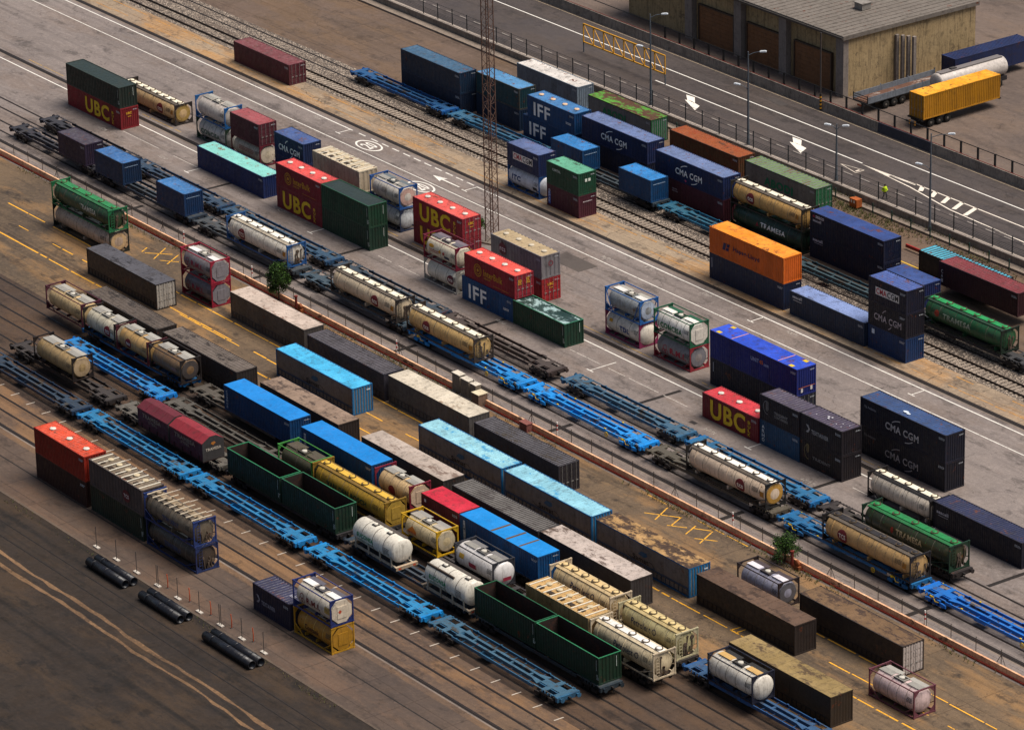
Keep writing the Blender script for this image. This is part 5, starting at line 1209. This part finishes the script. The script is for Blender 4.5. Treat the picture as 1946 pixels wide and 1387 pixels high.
container(-58.4, -52.4, -33.3, w, h, '#2a2036', 'dark purple-black container on the wagon at the left edge', '#322b3c')
container(-50.3, -44.3, -33.3, w, h, '#0c2c4c', 'small dark blue container on a wagon, left of the two at the upper left', '#205c94', codes=False, marks=[('E', 'code_marking', '#8fa6c0', [('c', .3, 2.0, 1.7, .14, 1)], .026)])
container(-37.2, -31.4, -33.3, w, h, '#0c325a', 'small dark blue container on a wagon, right of the two at the upper left', '#24669e', codes=False, marks=[('E', 'code_marking', '#8fa6c0', [('c', .3, 2.0, 1.7, .14, 1)], .026)])
tank(-22.9, -11.0, -33.3, w, 'long white tank with blue end frame and red disc logo on a wagon', '#d6cdbd', '#1c5088', R=1.15, silo=True, hatches=6, strip='#e6dfd0', side='#a89c88', marks=tcs(2.9, 1.25, 'TCS'))
tank(-2.8, 9.2, -33.3, w, 'long pale cream tank with dark frame, left of the two adjoining ones on the wagons', '#cdb99a', '#2e2a28', R=1.15, silo=True, hatches=6, marks=tcs(8.0, 1.25))
tank(11.05, 22.9, -33.3, w, 'long golden cream tank with dark frame on the bright blue wagon', '#cfa96c', '#3a332e', R=1.15, silo=True, hatches=6, marks=tcs(3.4, 1.25))
tank(57.0, 68.85, -33.25, w, 'long clean cream tank with yellow hatch rings and a golden dished end', '#d8bfa4', '#1e1e1e', R=1.15, silo=True, hatches=6, marks=tcs(8.0, 1.2), endcol='#b98a3c', strip='#efe6d6', dirt=.25)
tank(77.0, 89.1, -33.3, w, 'long tan tank with a black panelled walkway at the lower right', '#b8935f', '#18171a', R=1.15, silo=True, hatches=6, strip='#2a2626', marks=tcs(2.7, 1.25, 'TCS'))
tank(77.6, 89.6, -29.1, w, 'dark green tank with a bright green top on the wagon at the lower right', '#26331f', '#123322', R=1.15, silo=True, hatches=5, strip='#1d7a40', side='#1f6a3a', marks=[('C', 'lettering', '#a89c7c', [('t', 'TRAMESA', 4.6, 1.15, 3.6, .55, .03)]), ('C', 'logo_disc', '#8f2a1c', [('d', 4.1, 1.4, .2, .3)])])
# --- trailer park
tank(-41.0, -29.0, -44.4, 0, 'long pale tank at the left edge under the green tank', '#b09a86', '#1d241f', R=1.15, silo=True, hatches=5, endcol='#c2a277')
tank(-41.0, -29.0, -44.4, h, 'dark green tank with bright green frame and top at the left edge', '#20402b', '#17683f', R=1.13, silo=True, hatches=5, strip='#2a7a46', side='#2a6a40', marks=[('C', 'lettering', '#b5b3a4', [('t', 'TRAMESA', 5.8, 1.15, 3.4, .55, .03)])])
GT = '#35302f'
def box45(x0, x1, y, col, roofc, label, z=0, H=hc, st=.3, stc='#3a332f', rst='seam', **k):
    k.setdefault('roofm', paint(roofc, .7, dirt=.55, streak=0, stain=min(.8, st+.12), staincol=stc, fade=.5))
    k.setdefault('band', '#1f1c1b'); k.setdefault('rdep', .04)
    return container(x0, x1, y, z, H, col, label, None, smooth=True, rstyle=rst, cat='box trailer body', name='swap_body', codes=False, **k)
r = box45(-26.05, -12.1, -49.05, GT, '#4b4a50', 'dark grey box body with white rear doors, left of the stacked silver tanks', end='door', endcol='#a8a298', framecol='#1d1c1e', st=.15, stc='#242225')
RM = [('C', 'lettering', '#8c2038', [('t', 'R.M.I.', 1.9, 1.0, 2.3, .6, .05), ('o', 1.0, 1.05, .26, .26, .06), ('o', 1.35, 1.05, .26, .26, .06), ('o', 1.17, 1.45, .26, .26, .06)])]
tank(-14.9, -9.0, -44.15, 0, 'lower silver-grey tank in a crimson frame with red lettering', '#6f6a6e', '#8a1830', R=1.14, topframe=False, endplate='#79757a', bands=3, brace=False, marks=RM)
tank(-14.9, -9.0, -44.15, h, 'upper silver-grey tank in a crimson frame with white top covers', '#7a7478', '#951c34', R=1.12, endplate='#807a7e', bands=3, cover='#dcd4d0', brace=False, marks=RM)
box45(-15.2, -1.45, -55.6, '#2e2927', '#5b5048', 'low dark box body with a brown-grey stained roof, lower left of the dark grey one', st=.3, stc='#332c29', rst='rib')
box45(-.55, 13.3, -55.45, '#2f2a29', '#6a5f57', 'dark box body with a ribbed brown-grey roof behind the cream tanks on wagons', st=.2, stc='#332c29', rst='rib')
box45(-5.6, 8.2, -44.0, '#4a4542', '#b8a698', 'grey box body with a pale pinkish white roof beside the leafy tree', band='#3a3734', st=.12, stc='#7d6558')
box45(9.4, 23.0, -44.4, '#33313a', '#514d53', 'dark grey box body with a dark ribbed roof, between two pale-roofed ones', rst='rib', st=.15, stc='#332f33')
box45(23.4, 37.1, -44.15, '#55514e', '#c4b8a4', 'grey box body with an off-white dirty-edged roof in front of the cabinets', band='#3c3836', st=.15, stc='#8a7764')
box45(38.3, 51.9, -44.45, '#2e2c33', '#4e4b50', 'dark charcoal box body with a charcoal ribbed roof and door end beside the orange wall', rst='rib', end='door', endcol='#26242a', st=.18, stc='#3f372f')
def curtain(x0, x1, roofc, label, st, stc, **k):
    L = x1-x0
    return box45(x0, x1, -48.95, '#716a66', roofc, label, endcol='#1878ac', band='#25374a', framecol='#1b5c8c', st=st, stc=stc, rst=k.get('rst', 'rib'), rper=.46, rdep=.028,
        marks=[('F', 'lettering', '#17181e', [('t', 'Samat', .40*L, 1.05, .17*L, .5, .02), ('a', .42*L, 1.5, .09*L, .5, 3.3, 4.9, .05), ('a', .56*L, .9, .08*L, .6, .2, 1.4, .05)]), ('F', 'logo', '#24506e', [('p', [(.46*L,1.75),(.52*L,1.6),(.56*L,1.85),(.55*L,2.15),(.49*L,2.1)]), ('a', .5*L, 1.35, .14*L, .75, 5.0, 6.0, .08)]), ('F', 'stripe', '#2a4566', [('r', .15, .86, L-.3, .1)]), ('E', 'sticker', '#c9d5dc', [('r', 1.7, 2.35, .4, .14)], .05)])
curtain(10.5, 24.1, '#38a4d0', 'curtain-sided grey body with a clean sky-blue roof and blue end, farthest left of its row', .0, '#2a7a9c')
curtain(35.4, 48.9, '#84b8c4', 'curtain-sided grey body with a faded pale blue roof, left of the two end to end', .12, '#3d86ac')
curtain(49.35, 62.85, '#7fb6c6', 'curtain-sided grey body with a faded pale blue roof next to the rusty brown-roofed one', .14, '#3d86ac')
curtain(63.55, 77.2, '#a88352', 'curtain-sided grey body with a brown rust-stained roof and blue end', .6, '#3f2e22', rst='seam')
box45(78.4, 92.0, -49.05, '#2c2421', '#5c4535', 'dark brown box body with a brown roof in front of the silver-blue tank', band='#1d1917', st=.25, stc='#3a2a20')
tank(78.25, 84.05, -44.3, 0, 'silver-blue tank in a dark frame with white top covers at the lower right', '#8d8c9c', '#2a1f1f', R=1.12, bands=4, cover='#d2ccd0', walk='#43383a', endcol='#5a585c', brace=False)
box45(87.15, 100.85, -44.45, '#2e2522', '#6b5136', 'dark brown box body with white doors and light bars across its roof', end='door', endcol='#b8aca4', st=.35, stc='#3c2b20', rst='rib', rper=1.3, rdep=.012)
box45(90.8, 104.3, -55.4, '#33291f', '#8a7346', 'box body with a yellowish roof cut off at the bottom edge', st=.25, stc='#4e3d28')
tank(101.6, 107.4, -48.9, 0, 'pinkish white tank just showing at the bottom right corner', '#c9b0ac', '#6a3a44', R=1.14)
# --- long bodies beside the H track
box45(16.85, 30.6, -55.0, '#2b2322', '#86705f', 'dark body with a streaked wood-brown roof beside the first long blue container', st=.3, stc='#4a3c34', end='wall')
box45(34.3, 47.8, -54.85, '#3a3634', '#ab9c90', 'dark body with a dirty off-white roof beside the second long blue container', st=.18, stc='#6f5d52')
box45(49.0, 62.4, -54.7, '#302d30', '#66625f', 'dark body with a slate-grey ribbed roof beside the red and blue containers', rst='rib', st=.15, stc='#4a4442')
box45(62.5, 75.9, -54.5, '#383434', '#b3a49a', 'dark body with a speckled pinkish grey roof beside the cream lettered tanks', st=.22, stc='#57483f')
for x, c_, l_ in ((-10.4, '#06588c', 'blue flat wagon under the three small cream tanks at the left'), (10.3, '#4a443c', 'grey-brown flat wagon under the first long blue container'), (29.9, '#3a3a3c', 'dark flat wagon under the second long blue container and the cream tank'),
                  (49.9, '#2a2a2e', 'dark flat wagon under the red container and third blue one'), (69.5, '#2c2826', 'dark flat wagon under the two cream lettered tanks at the lower right'), (89.2, '#1f4e80', 'blue flat wagon at the bottom edge under the cut-off tank')):
    wagon(x, -57.95, c_, l_, 18.9)
tank(-17.6, -10.4, -59.1, w, 'cream tank cut off at the left edge, behind three small cream tanks', '#c9ac7c', '#4f2030', R=1.12)
tank(-9.7, -3.6, -59.3, w, 'first of three small tanks at the left, whitish with a red disc logo', '#c6bda6', '#24211f', R=1.14, topframe=False, marks=[('C', 'logo_disc', '#7a1722', [('d', 4.5, 1.25, .6, .6)]), ('C', 'lettering', '#dcd0c2', [('t', 'TCS', 4.12, 1.05, .76, .38, .04)], .03)], brace=False)
tank(-3.3, 2.7, -59.3, w, 'second of three small tanks at the left, golden in a dark red frame', '#b8935c', '#4a1a24', R=1.14, topframe=False, marks=[('C', 'logo_disc', '#6e1722', [('d', 2.2, 1.25, .55, .5)]), ('C', 'lettering', '#dcd0c2', [('t', 'tcs', 1.85, 1.08, .7, .34, .04)], .03)], brace=False)
tank(3.1, 9.0, -59.3, w, 'third of three small tanks at the left, dark brown with a grey end', '#7d6246', '#2a2422', R=1.14, marks=[('C', 'lettering', '#b5807c', [('c', 4.1, 1.0, .7, .4, 3)])], brace=False, endcol='#4a4340', dirt=.5)
BR = paint('#0676c0', .55, dirt=.25, streak=0, rust=.16)
container(16.8, 28.5, -59.2, w, h, '#063c68', 'first long blue container with a scraped blue roof and white vertical letters on a wagon', None, roofm=BR, rstyle='flat', marks=[('F', 'lettering', '#b9c4d0', [('v', 'COSMOS', .4, .3, .3, 1.9)])])
container(30.3, 42.2, -59.1, w, h, '#064474', 'second long blue container with a bright rust-spotted roof beside the dirty white roof', None, roofm=BR, rstyle='flat', marks=[('F', 'sign_panel', '#c9ccd0', [('r', .5, .5, .34, 1.6)], .012), ('F', 'lettering', '#1c2a40', [('v', 'COBRA', .55, .6, .24, 1.4)], .02)])
tank(42.7, 48.4, -59.1, w, 'small cream tank in a crimson frame behind the second long blue container', '#cdae80', '#7c1f32', R=1.12, topframe=False, endplate='#c9ad92', marks=[('C', 'logo_disc', '#6e1722', [('d', 2.6, 1.1, .55, .5)])], brace=False)
container(50.2, 56.1, -59.05, w, h, '#5d1526', 'small crimson container with a bright red roof among the wagons', '#c01c34', rstyle='flat', marks=[('F', 'sticker', '#cfc0c0', [('r', .5, 1.9, .3, .3), ('c', 1.4, 1.2, 1.6, .3, 2)])])
container(56.3, 68.25, -59.05, w, h, '#06487a', 'third long blue container with a panelled blue roof divided by rusty bands', None, roofm=paint('#067cc4', .5, dirt=.2, streak=0, rust=.12), rstyle='flat', marks=[('F', 'sign_panel', '#b9c2cc', [('r', .55, .3, .3, 1.9)], .012), ('F', 'lettering', '#203a5c', [('v', 'TRITON', .6, .35, .2, 1.8)], .02), ('T', 'rust_band', '#5a4630', [('r', 4.6, .1, .3, 2.24), ('r', 6.9, .1, .3, 2.24), ('r', 8.9, .1, .25, 2.24)], .014)])
PT = lambda u, zc, dv=.25: [('C', 'lettering', '#0c1a44', [('t', 'Petrolest', u, zc+dv-.25, 2.7, .6, .012), ('o', u+3.2, zc+dv+.05, .27, .27, .08)])]
tank(70.05, 78.9, -59.1, w, 'cream lettered tank with a pale end frame, left of the two in line', '#d0b688', '#c9b598', R=1.13, silo=True, hatches=6, marks=PT(2.9, 1.3), strip='#cdb07c', side='#c2a87c')
tank(80.05, 88.2, -59.1, w, 'greenish cream lettered tank with ring hatches, right of the two in line', '#b9ad7e', '#b5ab88', R=1.13, silo=True, hatches=6, marks=PT(1.7, 1.2), strip='#c9b27c', side='#b5a06f')
tank(92.6, 98.6, -59.2, w, 'dark-framed tank with white domed end cut off at the bottom edge', '#d8d0c2', '#1d2030', R=1.14, over=.4, cover='#c09a5c', walk='#2a2826')
# --- track I
for x, c_, l_ in ((-8.6, '#0578c8', 'empty bright blue flat wagon at the left edge, above the dark red boxes'), (11.6, '#4b4740', 'empty grey flat wagon between the dark red boxes and the first long blue container'), (31.2, '#2b2a2c', 'dark flat wagon under the green-topped and long yellow tanks'),
                  (50.9, '#28262a', 'dark flat wagon under the small yellow-framed tank and the domed white tank'), (70.5, '#2a2624', 'dark flat wagon under the golden barred bulk container')):
    wagon(x, -61.85, c_, l_, 18.9)
tank(32.2, 37.95, -63.05, w, 'small dark tank with a bright green top frame beside the long yellow tank', '#4b4a38', '#3f8a3a', R=1.12, bands=1, walk='#4a4436', cover='#4f4638', brace=False)
tank(38.05, 50.0, -63.0, w, 'long yellow tank with dark green lettering and five ring hatches', '#b08a2c', '#8a6a22', R=1.15, silo=True, hatches=6, strip='#cfa53c', side='#7d6024', endcol=None, endplate='#a58434', marks=[('C', 'lettering', '#16402a', [('t', 'VAN DEN BOSCH', 2.2, 1.0, 6.6, .55, .04)])])
tank(52.6, 58.2, -63.0, w, 'small cream tank in a bright yellow frame beside the white domed tanks', '#c9b58c', '#c79a14', R=1.1, bands=3, walk='#8a8680', cover='#9c9488', brace=False, endcol='#c2b294', marks=[('C', 'logo', '#c2701c', [('p', [(.8,1.1),(1.5,1.7),(2.2,1.3),(2.1,1.05)])]), ('C', 'lettering', '#9c2f24', [('t', 'HOYER', .8, .9, 1.4, .26, .03)])])
tank(60.95, 66.85, -63.0, w, 'white tank with domed ends and dark top frame beside the third long blue container', '#cfcac6', '#33343a', R=1.15, over=.45, bands=4, bandcol='#a8a4a2', walk='#6d6a68', brace=False, dirt=.18, rust=0, marks=[('C', 'sticker', '#8c2438', [('r', 2.1, .95, 1.1, .45)]), ('C', 'hazard_plate', '#c2962a', [('r', .6, 1.35, .7, .45)]), ('E', 'sticker', '#8c2438', [('r', .75, .8, .9, .35)], .50)])
container(71.9, 81.0, -63.1, w, h, '#a5875a', 'golden barred bulk container with cross bars on its roof at the lower right', '#b8935a', per=.62, rust=.2, bars=True, framecol='#b09468', codes=False)
tank(81.1, 90.0, -63.0, w, 'white-topped lettered tank cut off at the bottom edge, nearest of the three lettered ones', '#d2bf9a', '#c0ae92', R=1.13, silo=True, hatches=5, marks=PT(3.2, 1.2), strip='#e0dad0', side='#c9b797')
# --- track J
for x, c_, l_ in ((-11.1, '#2a2523', 'dark brown empty flat wagon at the left edge below the blue one'), (9.5, '#5a564e', 'pale grey flat wagon under the two dark red boxes'), (29.5, '#262426', 'dark flat wagon under the two green open-top containers'),
                  (49.5, '#2b3a48', 'dark flat wagon under the two white road tank bodies'), (69.3, '#1f2c34', 'dark flat wagon under the green open-top containers at the bottom edge')):
    wagon(x, -66.1, c_, l_, 18.9)
tank(-6.0, 1.6, -67.4, w, 'cream tank with a round end at the left edge above the dark wagon', '#a58a5f', '#241d1b', R=1.14, endcol='#b59a76', topframe=False)
def peaked(x0, x1, y, z, label, end):
    L = x1-x0; W = WID; o = (-L/2, -W/2, 0)
    r = thing('peaked_box', label, 'container', (x0+L/2, y+W/2, z))
    b = MB(); b.box(.02, .02, .1, L-.02, W-.02, 1.95); b.build('side_wall', paint('#4f1a26', .6, dirt=.45), r, o)
    g = MB()
    g.add([(0,-.03,1.96),(L,-.03,1.96),(L,W/2-.35,2.5),(0,W/2-.35,2.5),(L,W/2+.35,2.5),(0,W/2+.35,2.5),(L,W+.03,1.96),(0,W+.03,1.96),(0,-.03,1.8),(L,-.03,1.8),(0,W+.03,1.8),(L,W+.03,1.8)],
          [(0,1,2,3),(3,2,4,5),(5,4,6,7),(8,9,1,0),(7,6,11,10)])
    for i in range(1, 4): g.bar((L*i/4, 0, 1.98), (L*i/4, W/2-.35, 2.515), .05, .03)
    g.build('roof', paint('#85252f' if end else '#5e1d28', .6, dirt=.45, streak=0), r, o)
    for x in (.01, L-.03):
        e = MB(); e.add([(x,0,.1),(x,W,.1),(x,W,1.96),(x,W/2+.35,2.49),(x,W/2-.35,2.49),(x,0,1.96),(x+.03,0,.1),(x+.03,W,.1),(x+.03,W,1.96),(x+.03,W/2+.35,2.49),(x+.03,W/2-.35,2.49),(x+.03,0,1.96)], [(0,1,2,3,4,5),(6,7,8,9,10,11),(0,1,7,6),(1,2,8,7),(5,0,6,11)])
        e.build('end_wall', paint('#3d3b3b', .6, dirt=.4), r, o)
    f = MB()
    for i in range(4): f.box(L*(i+.5)/4-.05, -.05, .0, L*(i+.5)/4+.05, .02, .5)
    f.box(0, 0, 0, L, W, .1); f.build('base_frame', flat('#2b1c1c', .6), r, o)
    mark(r, 'lettering', '#8f7a68', [('t', 'TRAMESA', .9, 1.2, L-2.2, .45, .03), ('t', 'STEEL', 2.0, .85, 1.6, .26, .02)], 'F', L, W, 2.5, o, .01)
    if end: mark(r, 'lettering', '#c2b5a4', [('t', 'TRAMESA', .35, 1.05, 1.75, .3, .03)], 'E', L, W, 2.5, o, .02); mark(r, 'logo', '#b5702a', [('p', [(.95,1.75),(1.2,1.55),(1.5,1.75),(1.4,1.9),(1.05,1.9)])], 'E', L, W, 2.5, o, .02)
peaked(14.9, 20.48, -68.0, w, 'left of two dark red peaked boxes with pale lettering on the pale grey wagon', False)
peaked(20.74, 26.65, -68.0, w, 'right of two dark red peaked boxes, with a grey lettered end', True)
open_container(30.1, 39.1, -67.4, w, h, '#142e21', 'empty green open-top container at the left of the pair behind the yellow tank', '#2a7a50')
open_container(39.3, 48.15, -67.3, w, h, '#143022', 'empty green open-top container at the right of the pair, next to the white road tank', '#2d6b4a')
def roadtank(x0, x1, y, z, label, word, rail):
    L = x1-x0; W = 2.5; o = (-L/2, -W/2, 0); R = 1.16; zc = 1.5
    r = thing('road_tank', label, 'tank', (x0+L/2, y+W/2, z))
    m = MB(); m.lathe(dish(R, 0, L-.3, .3), (0, W/2, zc), 'x', 36); t_ = m.build('tank', paint('#d6cfc0', .35, dirt=.25, rust=.06, streak=.4, dirtcol='#5a4632'), r, o)
    for i in range(3):
        m = MB(); xx = (L-.3)*(i+1)/4; m.lathe([(-.03,R),(-.03,R+.012),(.03,R+.012),(.03,R)], (xx, W/2, zc), 'x', 36); m.build('tank_band', flat('#4a4540', .5), t_, o)
    m = MB(); m.box(.3, W/2+.35, zc+R-.14, L-.6, W/2+.75, zc+R-.04); m.build('walkway', flat('#4a423c', .6), r, o)
    if rail: m = MB(); m.bar((.2, W/2-.75, zc+.93), (L*.62, W/2-.75, zc+.93), .14, .22); m.build('hose_channel', paint('#4a3c30', .6, dirt=.4), r, o)
    for xx in ((.35, .68) if not rail else (.30, .8)):
        m = MB(); m.box(L*xx-.3, W/2-.3, zc+R-.04, L*xx+.3, W/2+.2, zc+R+.05); m.build('manhole_frame', flat('#37322e', .5), r, o)
        m = MB(); m.lathe([(0,.2),(.1,.2),(.12,.12),(.12,0)], (L*xx, W/2-.05, zc+R+.04), 'z', 14); m.build('manhole', flat('#c9c2b4', .4), r, o)
    m = MB()
    for xx in (.5, L*.36, L*.62, L-.9):
        for y2 in (.15, W-.25): m.box(xx, y2, .05, xx+.14, y2+.1, 1.2)
    m.box(.2, .25, .05, L-.2, .4, .25); m.box(.2, W-.4, .05, L-.2, W-.25, .25); m.build('leg', paint('#b0a592', .5, dirt=.5), r, o)
    for xx in (-.25, L-.15):
        m = MB(); m.box(xx, .05, .28, xx+.3, W-.05, .36); m.box(xx+.25, .05, .05, xx+.3, W-.05, .3)
        m.build('bumper', paint('#b09a80', .5, dirt=.4, rust=.2), r, o)
    for y2 in (.3, W-.6): m = MB(); m.box(L+.151, y2, .1, L+.16, y2+.3, .26); m.build('tail_light', flat('#b5462a', .4), r, o)
    mark(r, 'lettering', '#117a45', [('t', word, .95, zc-.12, 2.6, .42, .04), ('c', 1.0, zc-.42, 2.4, .18, 1)], 'C', L, W, 2.5, o, .016, R, zc)
    mark(r, 'code_marking', '#2e2b2a', [('c', L*.74, zc-.4, .7, .7, 5)], 'C', L, W, 2.5, o, .016, R, zc)
roadtank(50.9, 57.95, -67.5, w-.1, 'white road tank body with dark rings and two open manholes, upper left of the pair', 'EUCONSA', False)
roadtank(62.4, 69.3, -67.6, w-.1, 'white road tank body with a long brown hose channel, lower right of the pair', 'EUCONSA', True)
open_container(69.7, 78.65, -67.1, w, h, '#123221', 'empty green open-top container right of the white tank with the hose channel', '#1f5a3a')
open_container(78.8, 87.7, -67.1, w, h, '#123221', 'empty green open-top container cut off at the bottom edge', '#2a7a50')
# --- track K of empty wagons
for x, c_, l_, L_ in ((-11.0, '#152c44', 'dark empty flat wagon at the left edge, first of the nearest line', 18.9), (8.8, '#0a72ac', 'empty blue flat wagon with dusty deck ends, at the left of the nearest line', 18.9), (28.65, '#0a76b4', 'empty blue flat wagon, below the two green open-top containers', 18.8),
                  (48.9, '#0580c4', 'empty bright blue flat wagon below the white road tank bodies', 18.5), (68.5, '#2a5c7c', 'empty grey-blue flat wagon running out at the bottom edge', 18.9)):
    wagon(x, -70.1, c_, l_, L_)
# --- row L at the bottom left
container(17.1, 26.3, -80.8, h, h, '#8f2210', 'orange-red container with roof hatches at the left edge, on a dark one', '#c23c12', hatch=3)
container(17.1, 26.3, -80.8, 0, h, '#331a16', 'very dark container at the left edge under the orange-red one', '#331a16')
container(26.9, 36.3, -80.65, h, h, '#4a4140', 'grey ribbed bulk container with roof bars and a red round logo at the lower left', '#6e5f4c', per=.55, bars=True, codes=False, marks=[('F', 'logo_disc', '#5a1720', [('d', 6.6, 1.1, .66, .62)], .015), ('F', 'lettering', '#c9bab4', [('t', 'TCS', 6.15, .9, .9, .38, .04)], .024)])
open_container(26.9, 36.2, -80.65, 0, h, '#1c2b20', 'dark green container under the grey ribbed one with the red round logo', '#1c2b20', load='dark')
DT = [('C', 'lettering', '#2a3f6a', [('t', 'ZONDERLY', 3.0, .95, 2.8, .5, .03)])]
tank(36.7, 45.2, -80.6, 0, 'lower dark grey tank with stubby ribs in a blue frame at the lower left', '#3a332e', '#1f2f5a', R=1.14, silo=True, hatches=5, bands=8, marks=DT, dirt=.55)
tank(36.7, 45.2, -80.7, h, 'upper grey tank with pale roof bars in a blue frame at the lower left', '#6a6052', '#20356a', R=1.14, silo=True, hatches=5, bands=8, xbars=9, marks=DT, strip='#8a7860', dirt=.65, bandcol='#4a433c')
container(54.5, 60.4, -80.5, 0, h, '#1d1c33', 'small dark navy container beside the stacked white and yellow tanks', '#2c2c46', rper=.42, marks=[('F', 'lettering', '#8a8894', [('p', [(.55,.95),(.95,1.3),(.55,1.7),(.9,1.7),(1.15,1.3),(.9,.95)]), ('t', 'TEXTAINER', 1.35, .95, 2.2, .4, .03)]), ('T', 'sticker', '#a9a8b4', [('c', 4.4, 1.0, .7, .4, 3)], .03)])
tank(60.75, 66.65, -80.3, 0, 'yellow ochre tank in a yellow frame with dark script lettering at the bottom', '#a8741a', '#b0811c', R=1.13, brace=True, topframe=False, bands=3, bandcol='#c9a95c', endplate='#a3751c', marks=[('C', 'lettering', '#3a1c14', [('t', 'Contank', 1.6, .95, 2.2, .52, .03)])])
tank(60.75, 66.65, -80.3, h, 'white tank in a dark blue frame with red lettering on the yellow one', '#c9bfae', '#1d2c66', R=1.12, bands=2, cover='#d2cfcb', walk='#55525a', endplate='#cfc0aa', brace=False, marks=[('C', 'lettering', '#6e1c1c', [('t', 'R.M.I.', 2.0, .95, 2.1, .55, .04), ('o', 1.1, 1.0, .27, .27, .06), ('o', 1.45, 1.0, .27, .27, .06), ('o', 1.28, 1.4, .27, .27, .06)]), ('C', 'hazard_plate', '#b5954a', [('r', 4.8, 1.1, .8, .55)]), ('E', 'hazard_plate', '#b5462a', [('p', [(.8,1.3),(1.0,1.5),(1.2,1.3),(1.0,1.1)])], .03)])

yc_ = container(-6.0, 6.0, 0, HZ+1.18, hc, '#b0780c', 'yellow container with door bars on a semi-trailer beyond the highway', '#f0a010', rstyle='flat', end='door', dirt=.25, rust=.04, codes=False, name='shipping_container')
yc_.location = (-2.85, 54.1, HZ+1.18); yc_.rotation_euler = (0, 0, math.radians(-90+1))
nv_ = container(-6.0, 6.0, 0, HZ+1.0, 2.7, '#16244a', 'dark navy box body parked behind the flatbed trailer and grey pillars', '#1d2f5c', smooth=True, name='box_body', codes=False)
nv_.location = (-11.2, 66.5, HZ+1.0); nv_.rotation_euler = (0, 0, math.radians(90))
